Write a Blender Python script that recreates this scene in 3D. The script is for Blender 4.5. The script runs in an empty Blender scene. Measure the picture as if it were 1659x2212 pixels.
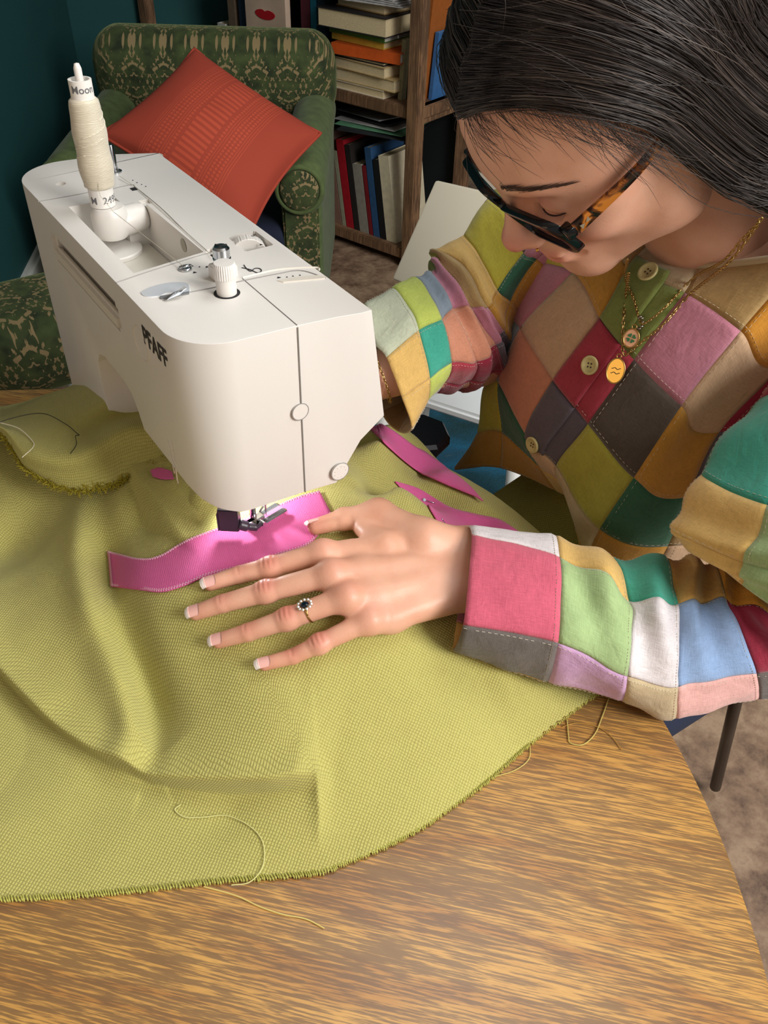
import bpy, bmesh, math, random
import numpy as np
from mathutils import Vector, Matrix
random.seed(7); rng = np.random.default_rng(7)
SC = bpy.context.scene

# ---------------------------------------------------------------- camera
PPX, PPY, FPX = 829.5, 1106.0, 1861.0
RW = np.array([[0.82862, -0.34942, 0.43737], [-0.55930, -0.55019, 0.62007], [0.02397, -0.75842, -0.65132]])
CAM = np.array([0, 0, .522])
cd = bpy.data.cameras.new('camera'); cam = bpy.data.objects.new('camera', cd); SC.collection.objects.link(cam)
cd.sensor_fit = 'HORIZONTAL'; cd.sensor_width = 36; cd.lens = 36*FPX/1659; cd.clip_start = .01; cd.clip_end = 50
_m = Matrix(((RW[0, 0], -RW[0, 1], -RW[0, 2], CAM[0]), (RW[1, 0], -RW[1, 1], -RW[1, 2], CAM[1]), (RW[2, 0], -RW[2, 1], -RW[2, 2], CAM[2]), (0, 0, 0, 1)))
cam.matrix_world = _m
SC.camera = cam

# ---------------------------------------------------------------- light
SC.view_settings.view_transform = 'Standard'; SC.view_settings.look = 'None'
SC.view_settings.exposure = 0.13; SC.view_settings.gamma = 1; SC.view_settings.use_curve_mapping = False
W = bpy.data.worlds.new('world'); SC.world = W; W.use_nodes = True
W.node_tree.nodes['Background'].inputs[0].default_value = (.97, .97, 1, 1)
W.node_tree.nodes['Background'].inputs[1].default_value = .25
def area(name, loc, target, size, energy, col, sy=None):
    l = bpy.data.lights.new(name, 'AREA'); l.energy = energy; l.color = col; l.size = size
    if sy: l.shape = 'RECTANGLE'; l.size_y = sy
    o = bpy.data.objects.new(name, l); SC.collection.objects.link(o); o.location = loc
    o.rotation_euler = (Vector(target)-Vector(loc)).to_track_quat('-Z', 'Y').to_euler(); return o
area('window_light', (1.15, -1.75, 1.45), (.25, .4, 0), 1.1, 78, (1, .97, .93), 1.3)
area('warm_side_fill', (-1.9, -.3, 1.1), (.2, .6, 0), 1.2, 5.0, (1, .62, .32), 1.2)  # added warm fill standing in for bounce on the machine's left; no window there
area('overhead_fill', (1.0, .35, 2.05), (.3, .45, 0), 1.3, 30, (.93, .97, 1), 1.3)  # added overhead fill to brighten the machine top; no ceiling lamp is known
FLOOR = -.70

# ---------------------------------------------------------------- helpers
def at(px, py, z=None, y=None, x=None, d=None):
    r = RW @ np.array([px-PPX, py-PPY, FPX])
    if z is not None: t = (z-CAM[2])/r[2]
    elif y is not None: t = (y-CAM[1])/r[1]
    elif x is not None: t = (x-CAM[0])/r[0]
    else: t = d/np.linalg.norm(r)
    return CAM+t*r
def nrm(v):
    v = np.asarray(v, float); return v/np.linalg.norm(v)
def srgb(h):
    if isinstance(h, str):
        h = [int(h[i:i+2], 16)/255 for i in (0, 2, 4)]
    return tuple((c/12.92 if c <= .04045 else ((c+.055)/1.055)**2.4) for c in h)
class NT:
    def __init__(s, name):
        s.m = bpy.data.materials.new(name); s.m.use_nodes = True; s.t = s.m.node_tree; s.b = s.t.nodes['Principled BSDF']
    def n(s, ty, **kw):
        n = s.t.nodes.new(ty)
        for k, v in kw.items():
            if k.startswith('_'): setattr(n, k[1:], v)
            else:
                k2 = k.replace('__', ' ')
                try: n.inputs[k2].default_value = v
                except Exception: n.inputs[int(k2[1:])].default_value = v
        return n
    def l(s, a, ai, b, bi): s.t.links.new(a.outputs[ai], b.inputs[bi])
    def ramp(s, src, si, stops, interp='LINEAR'):
        r = s.n('ShaderNodeValToRGB'); cr = r.color_ramp; cr.interpolation = interp
        while len(cr.elements) < len(stops): cr.elements.new(.5)
        for e, (p, c) in zip(cr.elements, stops):
            e.position = p; e.color = (*c, 1) if len(c) == 3 else c
        s.l(src, si, r, 0); return r
    def coord(s, kind='Object', scale=(1, 1, 1), rot=(0, 0, 0)):
        c = s.n('ShaderNodeTexCoord'); m = s.n('ShaderNodeMapping')
        m.inputs['Scale'].default_value = scale; m.inputs['Rotation'].default_value = rot
        s.l(c, kind, m, 0); return m
    def bump(s, src, si, dist=.001, strength=.5, prev=None):
        b = s.n('ShaderNodeBump', Strength=strength, Distance=dist); s.l(src, si, b, 'Height')
        if prev: s.l(prev, 0, b, 'Normal')
        s.l(b, 0, s.b, 'Normal'); return b
def mat(name, col, rough=.5, metal=0, noise=0, nscale=200, bump=0, spec=.5, var=.0, vscale=20, **kw):
    N = NT(name); c = srgb(col); b = N.b
    b.inputs['Base Color'].default_value = (*c, 1); b.inputs['Roughness'].default_value = rough; b.inputs['Metallic'].default_value = metal
    b.inputs['Specular IOR Level'].default_value = spec
    for k, v in kw.items(): b.inputs[k.replace('__', ' ')].default_value = v
    if var:
        co = N.coord(); t = N.n('ShaderNodeTexNoise', Scale=vscale, Detail=4.0); N.l(co, 0, t, 0)
        r = N.ramp(t, 0, [(.3, tuple(x*(1-var) for x in c)), (.7, tuple(min(1, x*(1+var)) for x in c))]); N.l(r, 0, b, 'Base Color')
    if bump:
        co = N.coord(); t = N.n('ShaderNodeTexNoise', Scale=nscale, Detail=3.0); N.l(co, 0, t, 0); N.bump(t, 0, bump, .5)
    return N.m
def link(o, parent=None):
    SC.collection.objects.link(o)
    if parent is not None: o.parent = parent
    return o
def mesh(name, V, F, m=None, parent=None, smooth=False, uv=None):
    me = bpy.data.meshes.new(name); V = np.asarray(V, float)
    me.from_pydata(V.tolist(), [], [list(map(int, f)) for f in F]); me.update()
    if smooth: me.shade_smooth()
    if m is not None: me.materials.append(m)
    if uv is not None:
        ul = me.uv_layers.new(name='UVMap'); idx = np.zeros(len(me.loops), int); me.loops.foreach_get('vertex_index', idx)
        ul.data.foreach_set('uv', np.asarray(uv)[idx].ravel())
    return link(bpy.data.objects.new(name, me), parent)
def empty(name, loc=(0, 0, 0), rz=0):
    o = bpy.data.objects.new(name, None); SC.collection.objects.link(o); o.location = loc; o.rotation_euler.z = rz
    o.empty_display_size = .02; return o
def tag(o, label=None, cat=None, group=None, kind=None):
    for k, v in (('label', label), ('category', cat), ('group', group), ('kind', kind)):
        if v: o[k] = v
    return o
def rehome(root):
    """root was created at world origin for its parts: parts keep their world place"""
    bpy.context.view_layer.update()
    for c in root.children: c.matrix_parent_inverse = root.matrix_world.inverted()
class MB:
    """collects shapes into one mesh"""
    def __init__(s): s.V = []; s.F = []; s.n = 0
    def add(s, V, F):
        V = np.asarray(V, float); s.V.append(V); s.F += [tuple(int(i)+s.n for i in f) for f in F]; s.n += len(V); return s
    def box(s, lo, hi, M=None, c=0):
        lo, hi = np.array(lo, float), np.array(hi, float)
        bm = bmesh.new(); bmesh.ops.create_cube(bm, size=1)
        for v in bm.verts: v.co = Vector((lo+hi)/2)+Vector(np.array(v.co)*(hi-lo))
        if c: bmesh.ops.bevel(bm, geom=list(bm.edges), offset=c, segments=2, affect='EDGES')
        V = np.array([v.co[:] for v in bm.verts]); F = [[v.index for v in f.verts] for f in bm.faces]; bm.free()
        if M is not None: V = V @ np.array(M)[:3, :3].T + np.array(M)[:3, 3]
        return s.add(V, F)
    def lathe(s, prof, seg=32, loc=(0, 0, 0), axis=(0, 0, 1), rib=0, nr=0):
        """prof: list of (r,h) ; closed ends when r==0"""
        ax = nrm(axis); t = nrm(np.cross(ax, (0, 1, 0) if abs(ax[1]) < .9 else (1, 0, 0))); u = np.cross(ax, t)
        V = []
        for r, h in prof:
            for k in range(seg):
                a = 2*math.pi*k/seg; rr = r*(1+(rib*(.5+.5*math.cos(nr*a)) if nr else 0))
                V.append(np.array(loc)+ax*h+(t*math.cos(a)+u*math.sin(a))*rr)
        F = []
        for i in range(len(prof)-1):
            for k in range(seg):
                k2 = (k+1) % seg; F.append((i*seg+k, i*seg+k2, (i+1)*seg+k2, (i+1)*seg+k))
        F.append(tuple(reversed(range(seg)))); F.append(tuple((len(prof)-1)*seg+k for k in range(seg)))
        return s.add(V, F)
    def tube(s, P, r, seg=8, closed=False, caps=True):
        P = np.asarray(P, float); n = len(P); R_ = np.full(n, r) if np.isscalar(r) else np.asarray(r)
        T = np.roll(P, -1, 0)-np.roll(P, 1, 0) if closed else np.gradient(P, axis=0)
        T /= np.linalg.norm(T, axis=1)[:, None]+1e-12
        a = np.array([0, 0, 1.]) if abs(T[0][2]) < .9 else np.array([1., 0, 0]); u = nrm(np.cross(T[0], a)); V = []
        for i in range(n):
            u = u-np.dot(u, T[i])*T[i]; u /= np.linalg.norm(u); w = np.cross(T[i], u)
            for k in range(seg):
                th = 2*math.pi*k/seg; V.append(P[i]+R_[i]*(u*math.cos(th)+w*math.sin(th)))
        F = []; m = n if closed else n-1
        for i in range(m):
            i2 = (i+1) % n
            for k in range(seg): k2 = (k+1) % seg; F.append((i*seg+k, i*seg+k2, i2*seg+k2, i2*seg+k))
        if not closed and caps: F += [tuple(reversed(range(seg))), tuple((n-1)*seg+k for k in range(seg))]
        return s.add(V, F)
    def prism(s, poly, h, M=None):
        """poly 2-D (x,y), extruded z from 0..h"""
        n = len(poly); V = [(x, y, 0) for x, y in poly]+[(x, y, h) for x, y in poly]
        V = np.array(V, float)
        if M is not None: V = V @ np.array(M)[:3, :3].T + np.array(M)[:3, 3]
        F = [tuple(reversed(range(n))), tuple(range(n, 2*n))]+[(i, (i+1) % n, n+(i+1) % n, n+i) for i in range(n)]
        return s.add(V, F)
    def build(s, name, m=None, parent=None, smooth=False, angle=None):
        o = mesh(name, np.concatenate(s.V), s.F, m, parent, smooth)
        if angle:
            o.data.shade_smooth(); o.data.set_sharp_from_angle(angle=math.radians(angle))
        return o
def frame(loc, X, Z):
    Z = nrm(Z); X = np.asarray(X, float); X = nrm(X-np.dot(X, Z)*Z); Y = np.cross(Z, X)
    M = np.eye(4); M[:3, 0] = X; M[:3, 1] = Y; M[:3, 2] = Z; M[:3, 3] = loc; return M
def cr1(P, sub, closed=False):
    """Catmull-Rom through points P (n,k): sub samples per span"""
    P = np.asarray(P, float); n = len(P)
    if closed: Q = np.concatenate([P[-1:], P, P[:2]]); m = n
    else: Q = np.concatenate([[2*P[0]-P[1]], P, [2*P[-1]-P[-2]]]); m = n-1
    t = np.linspace(0, 1, sub, endpoint=False); t = t.reshape((-1,)+(1,)*(P.ndim-1)); out = []
    for i in range(m):
        a, b, c, d = Q[i], Q[i+1], Q[i+2], Q[i+3]
        out.append(.5*((2*b)+(-a+c)*t+(2*a-5*b+4*c-d)*t**2+(-a+3*b-3*c+d)*t**3))
    if not closed: out.append(P[-1:])
    return np.concatenate(out)
def grid_faces(n, m, closed=False):
    F = []
    for i in range(n-1):
        for j in range(m if closed else m-1):
            j2 = (j+1) % m; F.append((i*m+j, i*m+j2, (i+1)*m+j2, (i+1)*m+j))
    return F
_h = rng.random((64, 64, 64))
def vnoise(P, s=1.0, off=0):
    """smooth value noise in [-1,1], P (...,3)"""
    p = np.asarray(P)*s+off+100; i = np.floor(p).astype(int); f = p-i; f = f*f*(3-2*f); r = 0
    for a in (0, 1):
        for b in (0, 1):
            for c in (0, 1):
                w = (f[..., 0] if a else 1-f[..., 0])*(f[..., 1] if b else 1-f[..., 1])*(f[..., 2] if c else 1-f[..., 2])
                r = r+w*_h[(i[..., 0]+a) % 64, (i[..., 1]+b) % 64, (i[..., 2]+c) % 64]
    return r*2-1
def sst(x, a, b):
    t = np.clip((x-a)/(b-a), 0, 1); return t*t*(3-2*t)
def surface_nets(D, lo, h):
    """D: signed distance volume (nx,ny,nz); returns V, quads"""
    S = D < 0; nx, ny, nz = D.shape
    idx = -np.ones((nx-1, ny-1, nz-1), int); cnt = np.zeros((nx-1, ny-1, nz-1), np.int8)
    for a in (0, 1):
        for b in (0, 1):
            for c in (0, 1): cnt += S[a:nx-1+a, b:ny-1+b, c:nz-1+c]
    act = np.argwhere((cnt > 0) & (cnt < 8)); idx[act[:, 0], act[:, 1], act[:, 2]] = np.arange(len(act))
    acc = np.zeros((len(act), 3)); num = np.zeros(len(act)); i, j, k = act.T
    cs = [(a, b, c) for a in (0, 1) for b in (0, 1) for c in (0, 1)]
    for p in cs:
        for ax in range(3):
            if p[ax]: continue
            q = list(p); q[ax] = 1
            d0 = D[i+p[0], j+p[1], k+p[2]]; d1 = D[i+q[0], j+q[1], k+q[2]]; m = (d0 < 0) != (d1 < 0)
            t = np.where(m, d0/np.where(m, d0-d1, 1), 0)
            pos = np.tile(np.array(p, float), (len(act), 1)); pos[:, ax] += t
            acc[m] += pos[m]; num[m] += 1
    V = (act+acc/np.maximum(num, 1)[:, None])*h+np.array(lo)
    Q = []
    for ax in range(3):
        sl0 = [slice(None)]*3; sl1 = [slice(None)]*3; sl0[ax] = slice(0, -1); sl1[ax] = slice(1, None)
        A = S[tuple(sl0)]; B = S[tuple(sl1)]; e = np.argwhere(A != B)
        u, v = (ax+1) % 3, (ax+2) % 3
        e = e[(e[:, u] > 0) & (e[:, v] > 0) & (e[:, u] < D.shape[u]-1) & (e[:, v] < D.shape[v]-1)]
        def g(du, dv):
            w = e.copy(); w[:, u] += du; w[:, v] += dv; return idx[w[:, 0], w[:, 1], w[:, 2]]
        q = np.stack([g(-1, -1), g(0, -1), g(0, 0), g(-1, 0)], 1)
        fl = A[e[:, 0], e[:, 1], e[:, 2]]; q[~fl] = q[~fl][:, ::-1]; Q.append(q)
    Q = np.concatenate(Q); return V, Q[(Q >= 0).all(1)]
class SDF:
    def __init__(s, lo, hi, h):
        s.lo = np.array(lo, float); s.h = h; n = np.ceil((np.array(hi)-s.lo)/h).astype(int)+1; s.n = n
        s.ax = [(s.lo[i]+h*np.arange(n[i])).astype(np.float32) for i in range(3)]
        s.D = np.full(n, 1.0, np.float32)
    def reg(s, lo, hi):
        sl = []
        for i in range(3):
            a = int(max(0, math.floor((lo[i]-s.lo[i])/s.h))); b = int(min(s.n[i], math.ceil((hi[i]-s.lo[i])/s.h)+1)); sl.append(slice(a, max(a, b)))
        return tuple(sl)
    def pts(s, sl): return np.meshgrid(s.ax[0][sl[0]], s.ax[1][sl[1]], s.ax[2][sl[2]], indexing='ij', sparse=True)
    def comb(s, sl, d, k, op='u'):
        D = s.D[sl]
        if op == 'u':
            h = np.maximum(k-np.abs(D-d), 0)/k if k else 0; s.D[sl] = np.minimum(D, d)-(h*h*k*.25 if k else 0)
        else:
            d = -d; h = np.maximum(k-np.abs(D-d), 0)/k if k else 0; s.D[sl] = np.maximum(D, d)+(h*h*k*.25 if k else 0)
    def cone(s, a, b, ra, rb, k=.0, op='u', sc=None):
        a = np.asarray(a, float); b = np.asarray(b, float); m = max(ra, rb)+k+.012*(s.h/.001)**.5
        sl = s.reg(np.minimum(a, b)-m, np.maximum(a, b)+m); X, Y, Z = s.pts(sl); ab = b-a; L = (ab**2).sum()+1e-12
        t = np.clip(((X-a[0])*ab[0]+(Y-a[1])*ab[1]+(Z-a[2])*ab[2])/L, 0, 1)
        d = np.sqrt((X-a[0]-t*ab[0])**2+(Y-a[1]-t*ab[1])**2+(Z-a[2]-t*ab[2])**2)-(ra+(rb-ra)*t); s.comb(sl, d, k, op); return s
    def ell(s, c, r, M=None, k=.0, op='u'):
        """ellipsoid, M 3x3 columns = axes"""
        c = np.asarray(c, float); r = np.asarray(r, float); M = np.eye(3) if M is None else np.asarray(M)
        e = np.sqrt(((M*r)**2).sum(1))+k+.012*(s.h/.001)**.5; sl = s.reg(c-e, c+e); X, Y, Z = s.pts(sl); X = X-c[0]; Y = Y-c[1]; Z = Z-c[2]
        q = [(X*M[0, i]+Y*M[1, i]+Z*M[2, i]) for i in range(3)]
        k0 = np.sqrt(sum((q[i]/r[i])**2 for i in range(3))); k1 = np.sqrt(sum((q[i]/r[i]**2)**2 for i in range(3)))+1e-9
        s.comb(sl, k0*(k0-1)/k1, k, op); return s
    def box(s, c, hs, M=None, rad=.01, k=0, op='u'):
        c = np.asarray(c, float); hs = np.asarray(hs, float); M = np.eye(3) if M is None else np.asarray(M)
        e = np.abs(M*hs).sum(1)+k+3*s.h+.01; sl = s.reg(c-e, c+e); X, Y, Z = s.pts(sl); X = X-c[0]; Y = Y-c[1]; Z = Z-c[2]
        q = [np.abs(X*M[0, i]+Y*M[1, i]+Z*M[2, i])-hs[i]+rad for i in range(3)]
        d = np.sqrt(sum(np.maximum(t, 0)**2 for t in q))+np.minimum(np.maximum(np.maximum(q[0], q[1]), q[2]), 0)-rad
        s.comb(sl, d, k, op); return s
    def mesh(s): return surface_nets(s.D, s.lo, s.h)
def boolean(a, b, op):
    md = a.modifiers.new('b', 'BOOLEAN'); md.operation = op; md.object = b; md.solver = 'EXACT'
    bpy.context.view_layer.update(); dg = bpy.context.evaluated_depsgraph_get()
    me = bpy.data.meshes.new_from_object(a.evaluated_get(dg)); a.modifiers.clear(); old = a.data; a.data = me
    bpy.data.objects.remove(b)
def bevel(a, w, seg=3, ang=30, harden=False):
    md = a.modifiers.new('v', 'BEVEL'); md.width = w; md.segments = seg; md.limit_method = 'ANGLE'; md.angle_limit = math.radians(ang)
    bpy.context.view_layer.update(); dg = bpy.context.evaluated_depsgraph_get()
    me = bpy.data.meshes.new_from_object(a.evaluated_get(dg)); a.modifiers.clear(); a.data = me
    me.shade_smooth(); me.set_sharp_from_angle(angle=math.radians(42))
def text_mesh(txt, size, bold=0):
    cu = bpy.data.curves.new('t', 'FONT'); cu.body = txt; cu.size = size; cu.offset = bold; cu.resolution_u = 3
    o = bpy.data.objects.new('t', cu); SC.collection.objects.link(o); bpy.context.view_layer.update()
    me = bpy.data.meshes.new_from_object(o.evaluated_get(bpy.context.evaluated_depsgraph_get()))
    bm = bmesh.new(); bm.from_mesh(me); bmesh.ops.triangulate(bm, faces=bm.faces); bm.to_mesh(me); bm.free()
    V = np.array([v.co[:] for v in me.vertices]).reshape(-1, 3); F = [list(p.vertices) for p in me.polygons]
    bpy.data.objects.remove(o); return V, F
# ================================================================ setting
def wood_mat(name, light, mid, dark, sc=1.0, rot=0, rough=.38, pores=True):
    N = NT(name); c0m = N.coord('Object', (1, 1, 1), (0, 0, rot))
    def smap(s):
        m_ = N.n('ShaderNodeMapping'); m_.inputs['Scale'].default_value = s; N.l(c0m, 0, m_, 0); return m_
    co = smap((1.4*sc, 9*sc, 3*sc))
    n1 = N.n('ShaderNodeTexNoise', Scale=3.2, Detail=5.0, Distortion=1.6); N.l(co, 0, n1, 0)
    r1 = N.ramp(n1, 0, [(.30, srgb(mid)), (.5, srgb(light)), (.68, srgb(mid))])
    co2 = smap((30*sc, 620*sc, 20*sc)); n2 = N.n('ShaderNodeTexNoise', Scale=1.3, Detail=3.0, Roughness=.62); N.l(co2, 0, n2, 0)
    w1 = N.n('ShaderNodeTexNoise', Scale=1.7, Detail=2.0, Distortion=.8); N.l(co, 0, w1, 0)
    a = N.n('ShaderNodeMath', _operation='MULTIPLY_ADD', _use_clamp=True); a.inputs[1].default_value = .5; N.l(w1, 0, a, 0); N.l(n2, 0, a, 2)
    r2 = N.ramp(a, 0, [(.67, (0, 0, 0)), (.79, (.72, .72, .72))])
    mx = N.n('ShaderNodeMixRGB'); N.l(r2, 0, mx, 0); N.l(r1, 0, mx, 1); mx.inputs[2].default_value = (*srgb(dark), 1)
    N.l(mx, 0, N.b, 'Base Color'); N.b.inputs['Roughness'].default_value = rough
    if pores: N.bump(r2, 0, .0006, -.4)
    return N.m
M_table = wood_mat('oak_table', 'c4954e', 'a8763c', '5c4634', 1.0, math.radians(46))
M_shelf = wood_mat('shelf_wood', '8c6a4c', '7a5a40', '4a3628', .6, 0, .6)
def structure(o): o['kind'] = 'structure'; return o
# floor: mottled brown stone / cork look
N = NT('floor_cork'); co = N.coord('Object', (1, 1, 1)); n = N.n('ShaderNodeTexNoise', Scale=14.0, Detail=8.0, Roughness=.7); N.l(co, 0, n, 0)
r = N.ramp(n, 0, [(.35, srgb('5a4436')), (.5, srgb('8a705a')), (.62, srgb('a48a70')), (.75, srgb('6b5342'))]); N.l(r, 0, N.b, 'Base Color'); N.b.inputs['Roughness'].default_value = .6
structure(MB().box((-3, -2.5, FLOOR-.05), (4.2, 5.2, FLOOR)).build('floor', N.m))
M_teal = mat('teal_wall_paint', '10494a', .75, var=.06, vscale=3)
# back wall (behind armchair) runs parallel to the armchair back
A = empty('armchair', (1.04, 2.38, FLOOR), -.60)
tag(A, 'dark green velvet armchair with tan damask pattern against the teal wall', 'armchair')
fd = np.array([math.sin(-.50), -math.cos(-.50), 0]); rt = np.array([math.cos(-.50), math.sin(-.50), 0]); c0 = np.array([1.04, 2.38, 0])
Mw = frame(c0-fd*.86-rt*2.6+np.array([0, 0, FLOOR]), rt, (0, 0, 1))
structure(MB().box((0, 0, 0), (4.6, .08, 3.0), Mw).build('wall_back', M_teal))
Ms = frame(c0-fd*.86-rt*.60+np.array([0, 0, FLOOR]), fd, (0, 0, 1))
M_white_paint = mat('white_paint', 'd2d4d0', .5)
structure(MB().box((0, -.0, 0), (2.4, .08, 3.0), Ms).build('wall_left', M_teal))
structure(MB().box((0, .0801, 0), (2.4, .098, .15), Ms).box((0,.0801,.15),(2.4,.090,.165),Ms).build('baseboard_left', M_white_paint))
# ceiling and far walls so that the room closes around the view
structure(MB().box((-3, -2.5, 2.1), (4.2, 5.2, 2.15)).build('ceiling', mat('ceiling_paint', 'dadad4', .8)))
structure(MB().box((4.1, -2.5, FLOOR), (4.2, 5.2, 2.1)).build('wall_right', M_teal))
# blue rug
N = NT('rug_blue'); co = N.coord('Object', (1, 1, 1)); n = N.n('ShaderNodeTexNoise', Scale=5.0, Detail=4.0, Distortion=.5); N.l(co, 0, n, 0)
r = N.ramp(n, 0, [(.3, srgb('10322f')), (.42, srgb('0f3f4c')), (.55, srgb('135a78')), (.66, srgb('1b4a60')), (.74, srgb('b9b49a'))], 'LINEAR'); N.l(r, 0, N.b, 'Base Color'); N.b.inputs['Roughness'].default_value = .95
n2 = N.n('ShaderNodeTexNoise', Scale=300.0); N.l(co, 0, n2, 0); N.bump(n2, 0, .004, .8)
rug = MB().box((.55, .62, FLOOR), (1.75, 1.62, FLOOR+.012)).build('rug', N.m)
tag(rug, 'deep blue and green patterned rug on the floor beyond the shirt', 'rug')

# ---------------------------------------------------------------- table
TC = np.array([-.14, .385]); TR = .568
T = empty('dining_table', (TC[0], TC[1], FLOOR)); tag(T, 'round oak dining table with worn open grain under the fabric', 'table')
n = 160; prof = [(TR-.012, -.024), (TR-.003, -.021), (TR, -.014), (TR, -.005), (TR-.0015, -.0015), (TR-.005, 0)]
o = MB().lathe(prof, n, (0, 0, -FLOOR)).build('tabletop', M_table, T, angle=40)
b = MB().lathe([(.50, -.024), (.50, -.075), (.485, -.075), (.485, -.024)], 96, (0, 0, -FLOOR)); b.build('apron', M_table, T, angle=40)
for k in range(4):
    a = math.radians(30+90*k); x, y = .44*math.cos(a), .44*math.sin(a)
    MB().lathe([(.016, 0), (.022, .3), (.026, -FLOOR-.024)], 16, (x, y, 0)).build('leg', M_table, T, angle=40)

# ---------------------------------------------------------------- chair under the person
S = empty('dining_chair', (.62, .40, FLOOR)); tag(S, 'chair the woman sits on, pale wooden seat rail and thin dark metal legs', 'chair')
M_dm = mat('dark_metal', '4a4038', .35, .6)
M_rail = wood_mat('rail_wood', 'b08a5e', '9a744a', '6a4a30', 2, 1.2, .5)
def loc(o): return np.asarray(o)-np.array([.62, .40, FLOOR])
MB().box(loc((.47, .31, -.300)), loc((.90, .54, -.275)), c=.006).build('seat', M_rail, S)
def leg(p, q, r=.0085): MB().tube([loc(p), loc(q)], r, 12).build('leg', M_dm, S, smooth=True)
E1 = at(1585, 1530, x=.56); E2 = at(1545, 1700, z=FLOOR+.02)
leg((.50, .34, -.298), (.47, .32, FLOOR)); leg((.50, .51, -.298), (.47, .53, FLOOR)); leg((.86, .51, -.298), (.90, .53, FLOOR)); leg((.80, .325, -.298), tuple(E2))
MB().tube([loc((.48, .53, -.55)), loc((.88, .52, -.55))], .006, 10).build('rung', M_dm, S, smooth=True)

# ---------------------------------------------------------------- armchair (local: +x right, -y front, z up from floor)
N = NT('damask_velvet')
co = N.coord('Object', (1, 1, 1)); sep = N.n('ShaderNodeSeparateXYZ'); N.l(co, 0, sep, 0)
def mth(op, a, b=None, ai=0, bi=0):
    m_ = N.n('ShaderNodeMath', _operation=op)
    if isinstance(a, (int, float)): m_.inputs[0].default_value = a
    else: N.l(a, ai, m_, 0)
    if b is not None:
        if isinstance(b, (int, float)): m_.inputs[1].default_value = b
        else: N.l(b, bi, m_, 1)
    return m_
yz = mth('SUBTRACT', sep, sep, 2, 1)
mx_ = mth('PINGPONG', sep, .043, 0); cmb = N.n('ShaderNodeCombineXYZ'); N.l(mx_, 0, cmb, 0)
sz = mth('PINGPONG', yz, .068); N.l(sz, 0, cmb, 1)
mp = N.n('ShaderNodeMapping'); N.l(cmb, 0, mp, 0); mp.inputs['Scale'].default_value = (1, 1, 1)
v = N.n('ShaderNodeTexNoise', Scale=88.0, Detail=2.2, Distortion=.8); N.l(mp, 0, v, 0)
# soft diamond mask
sx2 = mth('MULTIPLY', mx_, 1/.043); sz2 = mth('MULTIPLY', sz, 1/.068); sm = mth('ADD', sx2, sz2); di = mth('PINGPONG', sm, 1.0); 
add = mth('MULTIPLY_ADD', di, .10); add.inputs[2].default_value = 0; N.l(v, 0, add, 2)
pat = N.ramp(add, 0, [(.63, (0, 0, 0)), (.655, (1, 1, 1))])
nz = N.n('ShaderNodeTexNoise', Scale=30.0, Detail=5.0); N.l(co, 0, nz, 0)
base = N.ramp(nz, 0, [(.3, srgb('1f2a14')), (.7, srgb('47542b'))])
mx = N.n('ShaderNodeMixRGB'); N.l(pat, 0, mx, 0); N.l(base, 0, mx, 1); mx.inputs[2].default_value = (*srgb('8d7a55'), 1); N.l(mx, 0, N.b, 'Base Color')
N.b.inputs['Roughness'].default_value = .9; N.b.inputs['Sheen Weight'].default_value = .35; N.b.inputs['Sheen Roughness'].default_value = .4; N.b.inputs['Sheen Tint'].default_value = (.6, .75, .35, 1)
M_damask = N.m
M_velvet = mat('green_velvet', '56663a', .9, var=.25, vscale=40, Sheen__Weight=.12, Sheen__Roughness=.4, bump=.001, nscale=300)
HB = -FLOOR  # offset from floor to table level
g = SDF((-.42, -.02, .20), (.42, .36, HB+.02), .008)
g.box((0, .17, .42), (.33, .075, .245), rad=.06); g.box((0, .16, HB-.155), (.345, .09, .11), rad=.085, k=.03)
V, F = g.mesh(); mesh('backrest', V, F, M_damask, A, True)
for sx in (-1, 1):
    g = SDF((-.42, -.52, .02), (.42, .22, .62), .008)
    g.box((sx*.285, -.12, .25), (.052, .31, .20), rad=.03); g.cone((sx*.285, -.40, .445), (sx*.285, .15, .465), .062, .06, k=.02)
    V, F = g.mesh(); arm = mesh('armrest', V, F, M_velvet, A, True)
    d = MB().lathe([(.048, 0), (.048, .006), (.042, .01), (0.001, .012)], 32, (sx*.285, -.452, .445), (0, -1, 0)); d.build('scroll_front', M_damask, arm, smooth=True)
    g = MB().box((sx*.285-.045, -.442, .08), (sx*.285+.045, -.425, .40), c=.006); g.build('front_panel', M_damask, arm)
    d = MB().tube([(sx*.285+.055*math.cos(a), -.449, .445+.055*math.sin(a)) for a in np.linspace(0, 2*math.pi, 33)[:-1]], .007, 8, closed=True); d.build('piping', M_velvet, arm, smooth=True)
g = SDF((-.30, -.50, .05), (.30, .14, .40), .008); g.box((0, -.16, .27), (.262, .28, .075), rad=.04); V, F = g.mesh(); mesh('seat_cushion', V, F, mat('navy_seat', '1a2238', .9), A, True)
MB().box((-.27, -.42, .06), (.27, .10, .20), c=.01).build('seat_base', M_velvet, A)
for sx, sy in ((-1, -1), (1, -1), (-1, 1), (1, 1)): MB().lathe([(.014, 0), (.022, .07)], 12, (sx*.28, -.14+sy*.26, 0)).build('leg', M_dm, A)
# footstool in the same cloth, left behind the machine
c = at(72, 700, z=-.33)
P = empty('footstool', (c[0], c[1], FLOOR)); tag(P, 'small round stool in green damask left behind the sewing machine', 'stool')
g = SDF((-.2, -.2, .20), (.2, .2, .5), .007); g.box((0, 0, .35), (.135, .135, .085), rad=.075); V, F = g.mesh(); mesh('seat', V, F, M_damask, P, True)
for a in (45, 135, 225, 315):
    a = math.radians(a); MB().tube([(.07*math.cos(a), .07*math.sin(a), .28), (.10*math.cos(a), .10*math.sin(a), 0)], .012, 10).build('leg', M_white_paint, P, smooth=True)

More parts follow.
